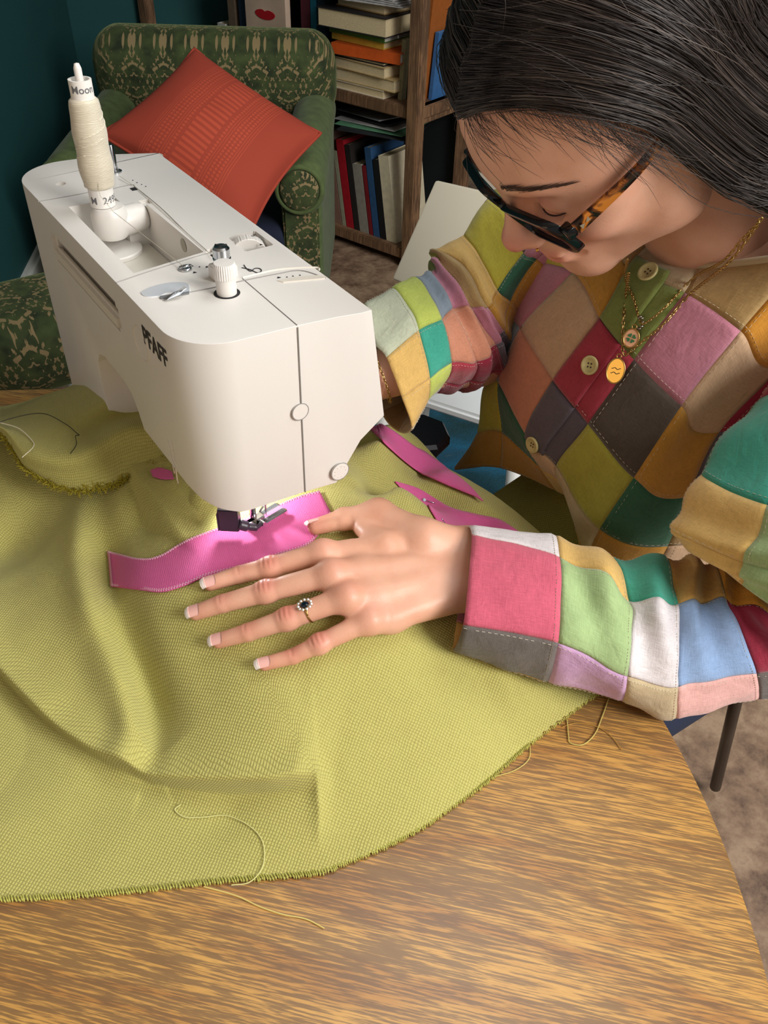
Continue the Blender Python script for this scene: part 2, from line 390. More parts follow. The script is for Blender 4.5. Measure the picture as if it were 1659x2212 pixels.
# ---------------------------------------------------------------- cushion
C = empty('cushion'); tag(C, 'square rust red cushion with embossed woven bands on the armchair', 'cushion')
crn = [at(420, 105, d=2.40), at(693, 288, d=2.26), at(545, 475, d=2.02), at(215, 290, d=2.24)]
cen = sum(crn)/4; C.location = cen
crn[2] = at(530, 530, d=2.02)
nx = nrm(np.cross(crn[1]-crn[0], crn[3]-crn[0])); nx = nx if np.dot(nx, CAM-cen) > 0 else -nx
N = NT('rust_cushion'); co = N.coord('UV', (1, 1, 1)); sp = N.n('ShaderNodeSeparateXYZ'); N.l(co, 0, sp, 0)
def mt(op, a, b=None, c_=None):
    m_ = N.n('ShaderNodeMath', _operation=op)
    for i, t in enumerate((a, b, c_)):
        if t is None: continue
        if isinstance(t, (int, float)): m_.inputs[i].default_value = t
        elif isinstance(t, tuple): N.l(t[0], t[1], m_, i)
        else: N.l(t, 0, m_, i)
    return m_
u, vv = (sp, 0), (sp, 1)
du = mt('ABSOLUTE', mt('SUBTRACT', u, .5))
def band(lo, hi): return mt('MULTIPLY', mt('GREATER_THAN', du, lo), mt('LESS_THAN', du, hi))
lines = mt('GREATER_THAN', mt('SINE', mt('MULTIPLY', du, 420.)), .55)
ladder = mt('MULTIPLY', band(-1, .075), mt('GREATER_THAN', mt('SINE', mt('MULTIPLY', vv, 150.)), -.1))
dia = mt('GREATER_THAN', mt('MULTIPLY', mt('SINE', mt('MULTIPLY', mt('ADD', vv, (du, 0)), 120.)), mt('SINE', mt('MULTIPLY', mt('SUBTRACT', vv, (du, 0)), 120.))), .12)
dz = mt('MULTIPLY', dia, mt('ADD', band(.085, .115), band(.15, .22)))
st = mt('MULTIPLY', lines, mt('ADD', band(.118, .145), band(.225, .27)))
tot = mt('MAXIMUM', mt('MAXIMUM', ladder, dz), st)
mx = N.n('ShaderNodeMixRGB'); N.l(tot, 0, mx, 0); mx.inputs[1].default_value = (*srgb('a8402c'), 1); mx.inputs[2].default_value = (*srgb('c04e34'), 1); N.l(mx, 0, N.b, 'Base Color'); N.b.inputs['Roughness'].default_value = .85
N.bump(tot, 0, .0025, .7); M_cush = N.m
n = 49; uu, ww = np.meshgrid(np.linspace(0, 1, n), np.linspace(0, 1, n), indexing='ij')
pin = lambda t: np.sin(np.pi*t)
U2 = uu+.0*ww; e = .045
ux = uu+e*(.5-uu)*2*pin(ww)*0; 
def bil(a, b): return ((1-a)*(1-b))[..., None]*crn[0]+(a*(1-b))[..., None]*crn[1]+(a*b)[..., None]*crn[2]+((1-a)*b)[..., None]*crn[3]
sh = lambda a, b: a+(.5-a)*.10*np.sin(np.pi*b)*np.abs(2*a-1)
P0 = bil(sh(uu, ww), sh(ww, uu)); th = .075*(pin(uu)*pin(ww))**.42
wr = .006*vnoise(P0, 16)*pin(uu)*pin(ww)
Vf = P0+nx*(th+wr)[..., None]; Vb = P0-nx*(th*.5)[..., None]
V = np.concatenate([Vf.reshape(-1, 3), Vb.reshape(-1, 3)])-cen; F = grid_faces(n, n); F = F+[tuple(i+n*n for i in reversed(f)) for f in F]
uv = np.stack([np.tile(uu.ravel(), 2), np.tile(ww.ravel(), 2)], 1)
mesh('cover', V, F, M_cush, C, True, uv)
bd = np.concatenate([P0[:, 0], P0[1:, -1], P0[::-1, -1][1:-1], P0[0, ::-1]])-cen
ring = np.concatenate([P0[:, 0], P0[-1, 1:], P0[::-1, -1][1:], P0[0, ::-1][1:-1]])-cen
MB().tube(ring, .004, 6, closed=True).build('seam_edge', M_cush, C, smooth=True)

# ---------------------------------------------------------------- bookshelf
sA = at(700, 190, d=2.75); sB = at(900, 232, d=2.55)
SH = empty('bookshelf'); tag(SH, 'brown wooden open bookshelf beside the armchair, filled with books', 'bookshelf')
dsh = np.array([sB[0]-sA[0], sB[1]-sA[1], 0]); dsh = nrm(dsh); back = np.array([-dsh[1], dsh[0], 0]); back = back if back[1] > 0 else -back
P1 = at(898, 240, d=2.75); P1[2] = FLOOR; SH.location = P1
SM = frame((0, 0, 0), -dsh, (0, 0, 1)); L_ = 1.15; DP = .27
if np.dot(SM[:3, 1], back) < 0: SM[:3, 1] *= -1   # x to the left along the shelf, y back
def shl(x, y, z): return SM[:3, :3] @ np.array([x, y, z])
zs = [(at(900, 232, d=2.75)[2]-FLOOR), .13, 1.05]
ztop = zs[0]
z2 = at(870, 530, d=2.92)[2]-FLOOR
for x in (0, L_): 
    for y in (0, DP):
        MB().box((x-.02, y-.02, 0), (x+.02, y+.02, 1.7), SM, c=.003).build('upright', M_shelf, SH)
for z in (ztop, z2, ztop+.36, ztop+.72):
    MB().box((-.015, -.01, z-.035), (L_, DP+.01, z), SM, c=.003).build('shelf_board', M_shelf, SH)
for z in (ztop, z2): MB().box((-.012, .02, z-.05), (.012, DP-.02, z-.0), SM, c=.003).build('end_rail', M_shelf, SH)
MB().box((.0, DP+.012, 0), (L_, DP+.02, 1.7), SM).build('back_panel', mat('shelf_back_dark', '0c1416', .9), SH)
M_page = mat('book_pages', 'cdbb94', .9, var=.12, vscale=300); M_pagew = mat('book_pages_white', 'd8d4cc', .9)
def book(x, y, z, w, d, h, col, label, group, rot=0, tilt=0, flat=False, page=None, spine_front=True):
    """flat: w along shelf, d deep, h thick. upright: w thick, h tall."""
    base = P1+shl(x, y, z); B = empty('book', base); tag(B, label, 'book', group); t = .0022
    m = mat('book_cover', col, .5, var=.1, vscale=60); pg = page or M_page
    Rm = np.array(Matrix.Rotation(rot, 3, 'Z')) @ np.array(Matrix.Rotation(tilt, 3, 'Y')) if True else None
    M2 = np.eye(4); M2[:3, :3] = SM[:3, :3] @ Rm
    if flat:
        cb = MB().box((0, 0, 0), (w, d, t), M2).box((0, 0, h-t), (w, d, h), M2)
        if spine_front: cb.box((0, 0, t), (w, t, h-t), M2); MB().box((.004, t, t), (w-.004, d-.004, h-t), M2).build('pages', pg, B)
        else: cb.box((0, d-t, t), (w, d, h-t), M2); MB().box((.004, .004, t), (w-.004, d-t, h-t), M2).build('pages', pg, B)
    else:
        cb = MB().box((0, 0, 0), (t, d, h), M2).box((w-t, 0, 0), (w, d, h), M2).box((t, 0, 0), (w-t, t, h), M2)
        MB().box((t, t, .003), (w-t, d-.004, h-.003), M2).build('pages', pg, B)
    cb.build('cover', m, B); return B
gs = 'books stacked flat on the shelf behind the armchair'
stack = [('d8cdb6', .024, .22, .02, 'thin cream paperback, lowest of the flat stack', False, 0), ('b59c6c', .034, .23, -.02, 'tan edged paperback second from the bottom of the flat stack', False, 0),
 ('b8a074', .030, .20, .01, 'pale paperback under the orange book in the flat stack', False, .05), ('1c1a1c', .010, .2, .02, 'thin black book under the orange one', False, 0),
 ('c8561e', .030, .235, -.03, 'thick orange spined book in the flat stack', True, -.12), ('c8a03c', .020, .2, .03, 'yellow paperback on the orange book', True, .03),
 ('4c6a2c', .018, .21, .02, 'green paperback above the yellow one', True, .02), ('201e22', .050, .25, .0, 'thick black hardback with cream pages near the stack top', False, -.03),
 ('9a7a4c', .026, .19, .03, 'tan paperback on the black hardback', False, .08)]
z = ztop
for col, h, w, dx, lab, sf, ro in stack:
    book(.10+dx, -.02+abs(dx), z, w, .15, h-.001, col, lab, gs, rot=ro, flat=True, spine_front=sf, page=M_pagew if col in ('c8561e', '4c6a2c') else None); z += h
pz = z
pp_ = empty('paper_pile', P1+shl(.08, .0, pz)); tag(pp_, 'loose grey newspapers on top of the flat book stack', 'papers')
for k in range(4):
    M2 = np.eye(4); M2[:3, :3] = SM[:3, :3] @ np.array(Matrix.Rotation(.1*k-.15, 3, 'Z')); MB().box((-.02+.012*k, 0, .004*k), (.27, .19, .004*k+.003), M2, c=.001).build('sheet', mat('newsprint', 'a8a6a4', .9, var=.3, vscale=60), pp_)
gu = 'upright books on the upper shelf'
x = .36
for k, (col, w, h, lab) in enumerate([('1a2a38', .03, .24, 'dark navy upright book left of the flat stack'), ('1f6a80', .022, .25, 'teal upright book left of the navy one'), ('5a2430', .035, .24, 'maroon upright book behind the armchair top')]):
    book(x, .02, ztop, w, .18, h, col, lab, gu); x += w+.004
# face-out book with red lips on its cover
B = empty('book', P1+shl(.50, .0, ztop)); tag(B, 'face-out book with painted red lips on a pale cover', 'book', 'upright books on the upper shelf')
MB().box((0, 0, 0), (.17, .022, .25), SM).build('cover', mat('pale_face_cover', 'c9b09a', .5, var=.15, vscale=12), B)
lip = []
for a in np.linspace(0, 2*math.pi, 33)[:-1]:
    lx = .042*math.cos(a); lz = .016*math.sin(a)*(1 if math.sin(a) < 0 else (.75-.35*math.exp(-(lx/.008)**2))); lip.append((lx, lz))
ML = np.eye(4); ML[:3, 0] = SM[:3, 0]; ML[:3, 1] = (0, 0, 1); ML[:3, 2] = -SM[:3, 1]; ML[:3, 3] = shl(.085, -.0005, .16)
MB().prism(lip, .001, ML).build('printed_lips', mat('red_print', 'b01c24', .4), B)
MB().box((.0, -.001, .0), (.17, 0, .055), SM).build('printed_band', mat('green_print', '8a9a6c', .5), B)
for k, (col, w, h, lab) in enumerate([('2a3a50', .03, .22, 'dark blue book left of the lips book'), ('6a5a4a', .03, .24, 'brown book left of the dark blue one'), ('b9b6b0', .035, .10, 'small white box-like book at the shelf left end')]):
    book(.69+k*.05, .02, ztop, w, .17, h, col, lab, gu)
for k, (col, w, h, tl, lab) in enumerate([('8a8468', .014, .16, .1, 'slim grey-green book leaning by the shelf upright'), ('1c1c28', .020, .20, .12, 'black book leaning by the shelf upright'), ('a05a26', .016, .27, .15, 'rust brown tall book leaning by the shelf upright'), ('3a6aa0', .012, .18, .12, 'bright blue book top beside the rust brown one')]):
    book(.075-k*.022, .03+.02*k, ztop, w, .16, h, col, lab, gu, tilt=-tl*.6)
gl = 'leaning books on the low shelf'
low = [('cfc4a8', .040, .27, 'cream book with yellow stripe nearest the upright, low shelf'), ('16181c', .022, .25, 'black book beside the cream one, low shelf'), ('2c5078', .024, .28, 'blue book leaning on the low shelf'), ('7a1c24', .014, .22, 'thin dark red book beside the blue one, low shelf'), ('8f8a80', .036, .22, 'black and white book in the middle of the low shelf'),
 ('2a2624', .02, .27, 'dark brown book right of the red one, low shelf'), ('a81c28', .030, .28, 'bright red book leaning on the low shelf'), ('9c9a80', .014, .24, 'thin grey-green book left of the red one, low shelf'), ('8a6a5a', .05, .29, 'mottled brown book half hidden by the armchair arm')]
x = .03
for col, w, h, lab in low:
    book(x+.03, .01, z2, w, .17, h, col, lab, gl, tilt=.16); x += w+.004
lp = empty('magazine_pile', P1+shl(.03, .02, z2+.32)); tag(lp, 'loose magazines lying on top of the leaning low shelf books', 'magazines')
for k, col in enumerate(['2a2a2e', '5a8a6a', 'b4b4b4', '202226', 'a0a4a8']):
    M2 = np.eye(4); M2[:3, :3] = SM[:3, :3] @ np.array(Matrix.Rotation(.15*k-.3, 3, 'Z')) @ np.array(Matrix.Rotation(.03*k-.02, 3, 'Y')); M2[:3, 3] = shl(.03*k, .0, .009*k)
    MB().box((0, 0, 0), (.24, .20, .003), M2, c=.001).build('magazine', mat('magazine_cover', col, .4, var=.3, vscale=20), lp)

# ---------------------------------------------------------------- white chair behind
WC = empty('white_chair'); a0, a1, a2, a3 = at(940, 388, d=1.42), at(1170, 440, d=1.36), at(1100, 700, d=1.36), at(846, 602, d=1.42)
WC.location = (a0[0], a0[1], FLOOR); off = np.array(WC.location)
tag(WC, 'cream white chair back seen behind the patchwork sleeve', 'chair')
nn = nrm(np.cross(a1-a0, a3-a0)); P_ = np.array([a0, a1, a2, a3]); nn = nn if np.dot(nn, CAM-a0) > 0 else -nn
o = mesh('backrest', np.concatenate([P_-off, P_-off-nn*.02]), [(0, 1, 2, 3), (7, 6, 5, 4), (0, 4, 5, 1), (1, 5, 6, 2), (2, 6, 7, 3), (3, 7, 4, 0)], mat('cream_lacquer', 'c9c2ae', .5), WC); bevel(o, .004, 2)
low_ = P_[2:4].mean(0)-off; 
hx = nrm([a1[0]-a0[0], a1[1]-a0[1], 0]); hy = nrm([-nn[0], -nn[1], 0]); MWC = frame((low_[0], low_[1], 0), hx, (0, 0, 1)); MWC[:3, 1] = hy
MB().box((-.15, .03, .365), (.15, .26, .385), MWC, c=.006).build('seat', mat('white_lacquer', 'dcdfe0', .5), WC)
for sx, sy in ((-.13, .05), (.13, .05), (-.13, .28), (.13, .28)): MB().tube([(MWC @ [sx, sy*.8, .37, 1])[:3], (MWC @ [sx*1.1, sy*.8, 0, 1])[:3]], .013, 10).build('leg', M_white_paint, WC, smooth=True)
# ================================================================ sewing machine
M_pl = mat('white_plastic', 'dedad4', .38, spec=.45, bump=.00006, nscale=1500)
M_pl2 = mat('warm_white_plastic', 'ddd6ca', .4)
M_seam = mat('seam_shadow_gap', '8d8a86', .7)
M_black = mat('black_print', '26262a', .5)
M_chrome = mat('chrome', 'c9ccd0', .16, 1.0)
M_dark = mat('dark_gap', '1c1a1c', .8)
SMN = empty('sewing_machine', (.22, .60, 0)); tag(SMN, 'white sewing machine with brand lettering on its back face', 'sewing machine')
SO = np.array([.22, .60, 0])
def arc(cx, cy, r, a0, a1, n=12): return [(cx+r*math.cos(math.radians(a)), cy+r*math.sin(math.radians(a))) for a in np.linspace(a0, a1, n)]
plan = [(.284, .4235), (.284, .771)]+arc(.278, .767, .008, 0, 70, 5)+[(.247, .790)]+arc(.2, .754, .0415, 80, 180, 14)+arc(.195, .470, .037, 180, 262, 14)+[(.232, .4305), (.26, .427), (.276, .4235)]
prof = [(.38, .257), (.84, .257), (.84, 0), (.447, 0), (.447, .074), (.635, .074), (.638, .085), (.642, .125), (.640, .148), (.630, .160), (.615, .165), (.575, .165), (.560, .161), (.552, .150), (.544, .134), (.535, .124), (.38, .121)]
ca = MB().prism(plan, .27, np.array([[1, 0, 0, 0], [0, 1, 0, 0], [0, 0, 1, -.005], [0, 0, 0, 1]])).build('casing', None)
Mp = np.array([[0, 0, 1, .10], [1, 0, 0, 0], [0, 1, 0, 0], [0, 0, 0, 1.]])
cb = MB().prism(prof, .25, Mp).build('c', None); boolean(ca, cb, 'INTERSECT')
Mx = np.array([[1, 0, 0, 0], [0, 0, 1, .38], [0, 1, 0, 0], [0, 0, 0, 1.]])
def cutter(poly, h=.176):
    o = MB().prism(poly, h, Mx).build('c', None)
    bm = bmesh.new(); bm.from_mesh(o.data); bmesh.ops.recalc_face_normals(bm, faces=bm.faces); bm.to_mesh(o.data); bm.free(); return o
boolean(ca, cutter([(.285, .172), (.257, .121), (.257, .10), (.35, .10), (.35, .172)]), 'DIFFERENCE')
boolean(ca, cutter([(.14, .137), (.158, .137), (.162, .131), (.170, .126), (.185, .1215), (.185, .10), (.14, .10)]), 'DIFFERENCE')
bevel(ca, .0022, 3, 28)
# spool well cut in the top, carry slot in the back, bobbin area
def cutbox(lo, hi, c=0):
    o = MB().box(lo, hi, c=c).build('c', None); boolean(ca, o, 'DIFFERENCE')
wl = [(.1735, .553), (.229, .560), (.2285, .668), (.2125, .671), (.2125, .690), (.1745, .690)]
o = MB().prism(wl, .06, np.array([[1, 0, 0, 0], [0, 1, 0, 0], [0, 0, 1, .222], [0, 0, 0, 1]])).build('c', None); boolean(ca, o, 'DIFFERENCE')
cutbox((.15, .553, .214), (.1655, .70, .238), .004)
cutbox((.255, .545, .249), (.278, .575, .27), .001)
cutbox((.230, .5555, .2545), (.236, .5625, .27)); cutbox((.226, .665, .2545), (.234, .675, .27))
for x, y, r_ in ((.1852, .742, .0042), (.2405, .695, .0)):
    if r_: o = MB().lathe([(r_, .2535), (r_, .27)], 24, (x, y, 0)).build('c', None); boolean(ca, o, 'DIFFERENCE')
V = np.array([v.co[:] for v in ca.data.vertices]); k = V[:, 0] > .2795; V[k, 0] += (.257-V[k, 2])*.14*np.clip((V[k, 2]-.05)/.1, 0, 1)
ca.data.vertices.foreach_set('co', (V-SO).ravel()); ca.data.update()
ca.data.materials.clear(); ca.data.materials.append(M_pl); ca.parent = SMN; ca.data.shade_smooth(); ca.data.set_sharp_from_angle(angle=math.radians(35))
def sp(mb, name, m, parent=SMN, **k):
    mb.V = [v-SO for v in mb.V]; return mb.build(name, m, parent, **k)
Z = .2572
def topline(pts, w=.0005, name='panel_seam', m=M_seam): 
    P = cr1(np.array(pts), 6) if len(pts) > 2 else np.array(pts); P = np.array([(p[0], p[1], Z-.0002) for p in P]); return sp(MB().tube(P, w, 4), name, m)
def PT(*a): return [at(x, y, z=.257)[:2] for x, y in a]
topline(PT((82, 436), (150, 424), (228, 409))); topline(PT((205, 418), (280, 400), (292, 404)))
topline(PT((251, 611), (340, 581), (452, 547), (468, 553))); topline(PT((642, 703), (580, 650), (524, 602)))
topline(PT((409, 632), (460, 622), (520, 608), (600, 592), (650, 585), (704, 601)), .0006); topline(PT((524, 600), (600, 583), (680, 578), (690, 583)), .0008, 'lid_lip', M_pl2)
topline(PT((290, 402), (345, 447), (400, 500), (447, 542)), .00045)
yf = .4300
def front(px, py, yy=yf): return at(px, py, y=yy)
sp(MB().tube([(.2325, .4300, z) for z in np.linspace(.122, .256, 12)], .0005, 4), 'panel_seam', M_seam)
def ringt(c, r, t, ax, name, m, par=SMN):
    M2 = frame(c, (0, 0, 1), ax); P = [M2[:3, 3]+M2[:3, 0]*r*math.cos(a)+M2[:3, 1]*r*math.sin(a) for a in np.linspace(0, 2*math.pi, 41)[:-1]]
    return sp(MB().tube(P, t, 6, closed=True), name, m, par, smooth=True)
c = front(648, 889); rp = sp(MB().lathe([(.0062, -.0005), (.0062, .0004), (.0058, .0008), (0.0001, .0008)], 40, c, (0, -1, 0)), 'round_cap', M_pl); ringt(c+[0, -.0006, 0], .0063, .0003, (0, -1, 0), 'cap_rim', M_seam, rp)
c = front(728, 1012); c[1] = .4262; rp = sp(MB().lathe([(.0072, -.0005), (.0072, .0006), (.0066, .0009), (0.0001, .0009)], 40, c, (0, -1, 0)), 'round_cap', M_pl); ringt(c+[0, -.0006, 0], .0073, .0003, (0, -1, 0), 'cap_rim', M_seam, rp)
mb = MB()
for k in range(9): a = k*2*math.pi/9; mb.lathe([(.0005, .0005), (.0003, .0013)], 8, c+np.array([math.cos(a), 0, math.sin(a)])*.0048, (0, -1, 0))
sp(mb, 'cap_dots', M_pl2, rp)
# round cap and lettering on the back face
xb = .158
def backpt(s, z, off=0.0004):
    """s runs along the back face towards the near end and round its corner"""
    L0 = .47  # arc starts at y=.470
    if s <= 0: return np.array([xb-off, L0-s, z])
    a = s/.037; return np.array([.195-(.037+off)*math.cos(a), .470-(.037+off)*math.sin(a), z])
def letters(txt, size, s0, z0, name, m, bold=0, sx=1.0, th=.0003):
    V, F = text_mesh(txt, size, bold); 
    Vo = np.array([backpt(s0+v[0]*sx, z0+v[1], .0003) for v in V]); return sp(MB().add(Vo, F), name, m)
letters('PFAFF', .0190, -.0365, .2308, 'brand_lettering', M_black, .0005, .82)
c = at(305, 742, x=xb); ringt(c, .0125, .0004, (-1, 0, 0), 'moulded_ring', M_pl2)
# embossed strokes low on the back corner
mb = MB()
for a, b in (((361, 950), (367, 968)), ((370, 952), (374, 972)), ((374, 973), (378, 997)), ((378, 995), (381, 1002)), ((366, 975), (371, 992)), ((371, 992), (379, 1010)), ((379, 1010), (383, 1038)), ((373, 1005), (377, 1022)), ((383, 1036), (385, 1044))):
    mb.tube([at(*a, x=.1578), at(*b, x=.1578)], .0005, 5)
sp(mb, 'embossed_mark', M_pl2)
# carry handle lying in its slot
sp(MB().box((.1575, .556, .2145), (.1635, .697, .2265), c=.0025), 'carry_handle', M_pl2)
# well floor, bobbin cup shapes and side holes
sp(MB().box((.1745, .556, .2215), (.2265, .689, .2235)), 'well_floor', mat('well_floor', 'cfcbc0', .25))
sp(MB().lathe([(.0235, .2237), (.0235, .2262), (.0225, .2272), (.0001, .2272)], 40, (.196, .668, 0)), 'round_pad', M_pl, angle=30)
for px, py in ((316, 462), (396, 530)):
    c = at(px, py, x=.2285); sp(MB().lathe([(.0052, 0), (.0001, .0004)], 24, c, (-1, 0, 0)), 'side_hole', mat('hole_grey', 'a9a496', .6))
# spool pin holder + bobbin
hd = MB().lathe([(.0115, .236), (.014, .240), (.0145, .254), (.0125, .2585), (.0115, .260), (.0001, .260)], 32, (.199, .669, 0)); sp(hd, 'spool_holder', M_pl, angle=40)
sp(MB().lathe([(.010, 0), (.0115, .004), (.0115, .022), (.010, .027), (.0001, .027)], 28, (.200, .668, .246), (1, .12, 0)), 'bobbin_winder_drum', M_pl, angle=40)
sp(MB().lathe([(.0028, .24), (.0028, .358), (.0018, .361), (.0001, .3615)], 20, (.1965, .672, 0)), 'spool_pin', mat('pin_white', 'e6e2da', .4), smooth=True)
# little metal pin (bobbin winder spindle)
b = at(248, 372, z=.257)
sp(MB().lathe([(.0062, .257), (.0062, .2582), (.0036, .2595), (.0030, .262), (.0030, .279), (.0024, .280), (.0001, .280)], 24, (b[0], b[1], 0)), 'winder_spindle', M_chrome, angle=40)
# knobs
b = at(499, 641, z=.257)+np.array([.0, .006, 0])
kn = sp(MB().lathe([(.0066, .252), (.0068, .268), (.0066, .2695)], 48, (b[0], b[1], 0)), 'pressure_dial', M_pl, angle=40)
sp(MB().lathe([(.0072, .2685), (.0072, .2765), (.0064, .2785), (.0001, .2788)], 120, (b[0], b[1], 0), rib=.05, nr=30), 'ribbed_cap', M_pl, kn, angle=30)
sp(MB().lathe([(.0088, .25715), (.0078, .2572), (.0001, .2572)], 40, (b[0], b[1], 0)), 'dial_gap', M_dark, kn)
b = at(489, 603, z=.257)+np.array([0, .004, 0])
sp(MB().box((b[0]-.0085, b[1]-.006, .2565), (b[0]+.0085, b[1]+.006, .2665), c=.001), 'knob_block', M_pl)
kb = sp(MB().lathe([(.0042, .2665), (.0050, .2690), (.0062, .2698), (.0062, .2708), (.0052, .2712), (.0058, .2718), (.0058, .2775), (.0045, .2790), (.0001, .2795)], 32, (b[0], b[1], 0)), 'metal_tension_knob', M_chrome, angle=40)
ringt(np.array([b[0], b[1], .2702]), .0062, .0005, (0, 0, 1), 'black_ring', M_dark, kb)
mb = MB()
for k in range(3):
    a = k*2.1; mb.box((0, -.0004, 0), (.0045, .0004, .0006), frame((b[0], b[1], .2790), (math.cos(a), math.sin(a), 0), (0, 0, 1)))
sp(mb, 'knob_slots', M_dark, kb)
# stitch length wheel set into the top
wx, wy = .264, .560
wheel = sp(MB().lathe([(.0135, -.0045), (.014, -.004), (.014, .004), (.0135, .0045)], 96, (wx, wy, .2465), (0.35, 1, 0), rib=.03, nr=40), 'tension_wheel', M_pl, angle=30)
V, F = text_mesh('5', .0062); V = V*[1, 1, 1]; Mt = frame((wx+.0035, wy+.0012, .2606), (.45, -.9, 0), (.1, 0, 1)); sp(MB().add(V @ Mt[:3, :3].T+Mt[:3, 3], F), 'printed_number', M_black, wheel)
sp(MB().box((.2555, .5455, .2492), (.2775, .5745, .2496)), 'wheel_gap', M_dark)
# thread guides, crescent plate, take-up cover
b = at(400, 582, z=.257)
g1 = sp(MB().tube([(b[0]-.004, b[1], .2575), (b[0]-.003, b[1]-.001, .2595), (b[0]+.002, b[1]-.002, .2600), (b[0]+.0045, b[1], .2590), (b[0]+.003, b[1]+.003, .2580), (b[0]-.001, b[1]+.004, .2580)], .0009, 8), 'thread_guide', M_chrome, smooth=True)
sp(MB().lathe([(.0048, .2571), (.0045, .2585), (.003, .2587), (.0001, .2575)], 24, (b[0], b[1], 0)), 'guide_base', M_chrome, g1, smooth=True)
cr_ = [at(x, y, z=.257)[:2] for x, y in ((305, 634), (318, 625), (345, 616), (378, 611), (403, 613), (409, 622), (409, 634), (400, 634), (380, 633), (360, 634), (345, 640), (318, 642))]
sp(MB().prism([tuple(p) for p in cr1(np.array(cr_), 4, closed=True)[::-1]], .0006, np.array([[1, 0, 0, 0], [0, 1, 0, 0], [0, 0, 1, .2570], [0, 0, 0, 1]])), 'take_up_slot_plate', mat('mirror_plate', 'eef2f8', .5, .6))
sl = [at(x, y, z=.2577)[:2] for x, y in ((345, 640), (409, 630), (409, 634), (347, 645))]
sp(MB().prism([tuple(p) for p in sl][::-1], .0006, np.array([[1, 0, 0, 0], [0, 1, 0, 0], [0, 0, 1, .2574], [0, 0, 0, 1]])), 'slot_gap', mat('slot_grey', '77797c', .5))
q = [at(352, 645, z=.2585), at(378, 630, z=.263), at(398, 618, z=.264), at(404, 622, z=.262), at(390, 636, z=.2605), at(360, 648, z=.2585)]
mb = MB(); V = np.array(q); V2 = V+np.array([0, .001, -.0008]); mb.add(np.concatenate([V, V2]), [tuple(range(6)), tuple(reversed(range(6, 12)))]+[(i, (i+1) % 6, 6+(i+1) % 6, 6+i) for i in range(6)]); sp(mb, 'take_up_lever', M_chrome)
# printed dots, arrows and the thread loop mark
mb = MB()
for x, y in ((287, 390), (296, 395), (306, 399), (315, 403), (416, 575), (431, 577), (413, 583), (620, 599), (633, 597), (648, 595)):
    b = at(x, y, z=.257); mb.lathe([(.0006, .2571), (.0005, .2574)], 8, (b[0], b[1], 0))
for x, y, s in ((447, 577, 1), (420, 589, 1), (602, 600, -1), (563, 529, 1)):
    b = at(x, y, z=.257); mb.prism([(b[0]-.0013, b[1]-.0009), (b[0]+.0013, b[1]-.0009), (b[0], b[1]+.0013)], .0003, np.array([[1, 0, 0, 0], [0, 1, 0, 0], [0, 0, 1, .2571], [0, 0, 0, 1]]))
lp = [(522, 578), (540, 582), (556, 589), (565, 585), (561, 580), (550, 580), (542, 586), (533, 580), (527, 572)]
mb.tube(cr1(np.array([at(x, y, z=.2574) for x, y in lp]), 6), .0003, 5)
sp(mb, 'printed_marks', M_black)
sp(MB().prism([tuple(p) for p in PT((600, 608), (612, 611), (700, 603), (704, 599), (690, 596), (640, 600))[::-1]], .0012, np.array([[1, 0, 0, 0], [0, 1, 0, 0], [0, 0, 1, .2566], [0, 0, 0, 1]])), 'finger_catch', M_pl2)
# slots with dark gaps along the thread channel
for px, py in ((463, 552), (288, 408)):
    b = at(px, py, z=.257); sp(MB().box((b[0]-.0022, b[1]-.004, .2568), (b[0]+.0022, b[1]+.002, .2574)), 'channel_slot', M_dark)
# presser foot, ankle, black feed arm, needle, needle plate
ZB = .0875
f0, f1 = at(560, 1142, z=ZB), at(622, 1104, z=ZB)   # heel and toe of the sole, near side
ud = nrm(f1-f0); vd = np.array([-ud[1], ud[0], 0]); vd = vd if vd[1] > 0 else -vd; Mf = frame(f0, ud, (0, 0, 1))
Mf[:3, 1] = vd; Lf = np.linalg.norm(f1-f0)
PF = sp(MB().add(*(lambda V, F: (V @ Mf[:3, :3].T+Mf[:3, 3], F))(*(lambda m_: (np.concatenate(m_.V), m_.F))(MB().box((-.003, 0, 0), (Lf, .0045, .0014), c=.0006).box((-.003, .0085, 0), (Lf, .013, .0014), c=.0006).box((-.003, 0, 0), (.006, .013, .0014), c=.0006)))), 'presser_foot', M_chrome, angle=40)
mb = MB().box((.001, .003, .0012), (.009, .010, .006), Mf, c=.0008).lathe([(.0016, -.002), (.0016, .0145)], 16, Mf[:3, 3]+ud*.004+vd*0+np.array([0, 0, .0035]), vd)
sp(mb, 'foot_ankle', M_chrome, PF, angle=40)
M_clear = mat('clear_plastic', 'f2f4f6', .08, 0, Transmission__Weight=.9, IOR=1.45)
sp(MB().box((.008, .0005, .0014), (Lf-.002, .0125, .0030), Mf, c=.0006), 'clear_window', M_clear, PF)
mb = MB().tube(cr1(np.array([Mf[:3, 3]+ud*a+vd*b_+np.array([0, 0, c_]) for a, b_, c_ in ((.010, .0115, .003), (.013, .010, .008), (.019, .0105, .009), (.022, .0095, .013), (.021, .008, .016))]), 5), .0009, 8); sp(mb, 'guide_wire', M_chrome, PF, smooth=True)
fa = MB(); a0 = at(480, 1122, z=.100); a1 = at(515, 1128, z=.098); a2 = at(556, 1138, z=.0905)
Ma = frame(a0+(a1-a0)*.5, a1-a0, (0, 0, 1)); fa.box((-.0085, -.003, -.0085), (.0065, .007, .012), Ma, c=.0007)
for k in range(5): fa.box((-.0093, -.003+.002*k, -.0080), (-.0083, -.0018+.002*k, .008), Ma)
M_idt = mat('aubergine_plastic', '38303c', .35)
